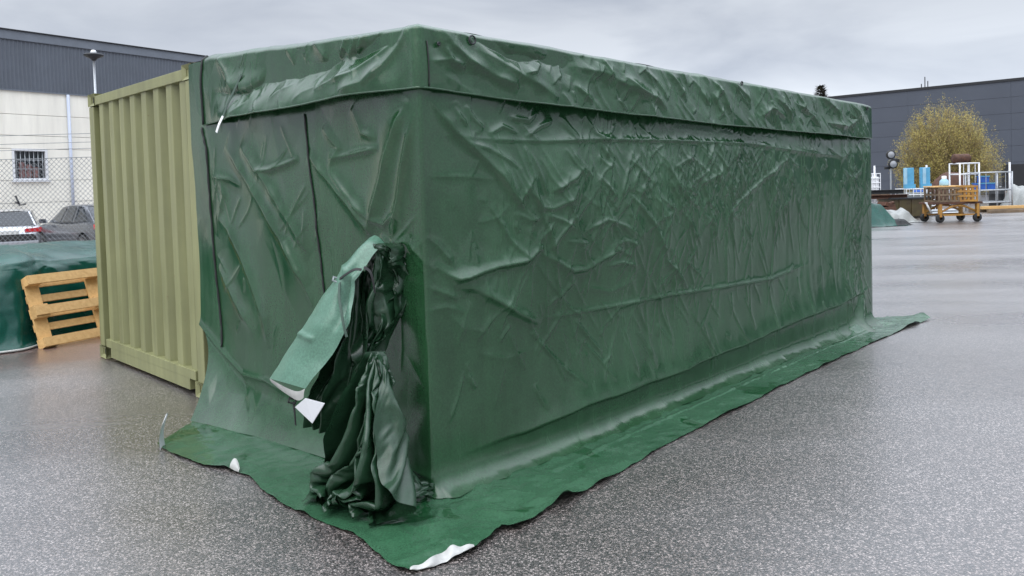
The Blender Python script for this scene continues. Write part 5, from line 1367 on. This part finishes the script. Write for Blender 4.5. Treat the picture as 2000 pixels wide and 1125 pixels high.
for k, (x_, y_, z_, l_, rz) in enumerate(((18.5, 29.2, .06, 2.2, .06), (18.9, 28.8, .06, 2.0, -.05), (18.3, 28.3, .055, 1.5, .12), (18.75, 29.0, .175, 2.0, .02))):
    o = MB().box((0, 0, 0), (l_, .14, .11)).build('timber', M['wood_old' if k != 3 else 'wood'], None, bevel=.006, loc=(x_, y_, z_), rz=rz)
    tag(o, ('dark timber lying in front of the pipe racks, back of three on the ground', 'dark timber lying in front of the pipe racks, middle one on the ground', 'short dark timber nearest the yellow trolley wheels', 'lighter timber resting on top of the dark timbers')[k], 'timber', 'timbers by the pipe racks')

# more stored goods packed behind the trolley and racks
for k, (x_, y_, h_, mt, lb) in enumerate(((16.35, 30.6, .9, 'navy', 'dark blue barrel standing behind the yellow trolley, left of the taller rack'), (16.95, 30.9, .9, 'rust', 'rust brown barrel standing between the dark blue barrel and the taller rack'), (20.0, 31.6, .9, 'dark_steel', 'black barrel standing right of the wider pipe rack'))):
    t_ = empty('barrel', (x_, y_, 0)); tag(t_, lb, 'barrel', 'barrels among the stored gear')
    part(MB().lathe([(0, .01), (.28, .01), (.29, .03), (.285, .28), (.297, .30), (.285, .32), (.285, .58), (.297, .60), (.285, .62), (.29, .86), (.28, .88), (.27, .87), (0, .86)], k=18), 'body', M[mt], t_, smooth=True)
    part(MB().lathe([(0, .875), (.04, .875), (.04, .895), (0, .897)], (.15, 0, 0), k=8), 'bung', M['white'], t_)
for k, (x_, y_, w_, n_) in enumerate(((15.6, 31.2, 1.1, 7), (21.4, 33.0, 1.2, 6))):
    t_ = empty('board_stack', (x_, y_, 0), .1 * k); tag(t_, ('stack of weathered boards behind the blue panels', 'stack of weathered boards at the far right behind the pale heap')[k], 'board stack', 'stacks of weathered boards')
    for j in range(n_):
        if j % 3 == 0:
            for dx in (-w_ * .4, w_ * .4): part(MB().box((dx, 0, .05 + j * .11), (.1, .8, .09)), 'bearer', M['wood_old'], t_)
        else:
            for q in range(4): part(MB().box((0.02 * ((q * 7 + j * 3) % 5 - 2), -.33 + q * .22, .05 + j * .11), (w_, .2, .10)), 'board', M['wood_old'], t_)
for k, (x_, y_, z_, l_, r_, rz) in enumerate(((14.9, 27.6, .08, 2.4, .06, .05), (15.0, 27.45, .08, 2.2, .06, .03), (14.95, 27.53, .18, 2.3, .055, .04))):
    c2, s2 = math.cos(rz) * l_ / 2, math.sin(rz) * l_ / 2
    mb = MB(); mb.tube([(-c2, -s2, 0), (c2, s2, 0)], r_, 12, False); mb.tube([(c2, s2, 0), (-c2, -s2, 0)], r_ * .8, 12, False)
    o = mb.build('steel_pipe', M['steel'], None, True, loc=(x_, y_, z_)); tag(o, ('back', 'front', 'upper')[k] + ' one of three grey steel pipes lying behind the yellow trolley', 'pipe', 'grey pipes behind the trolley')
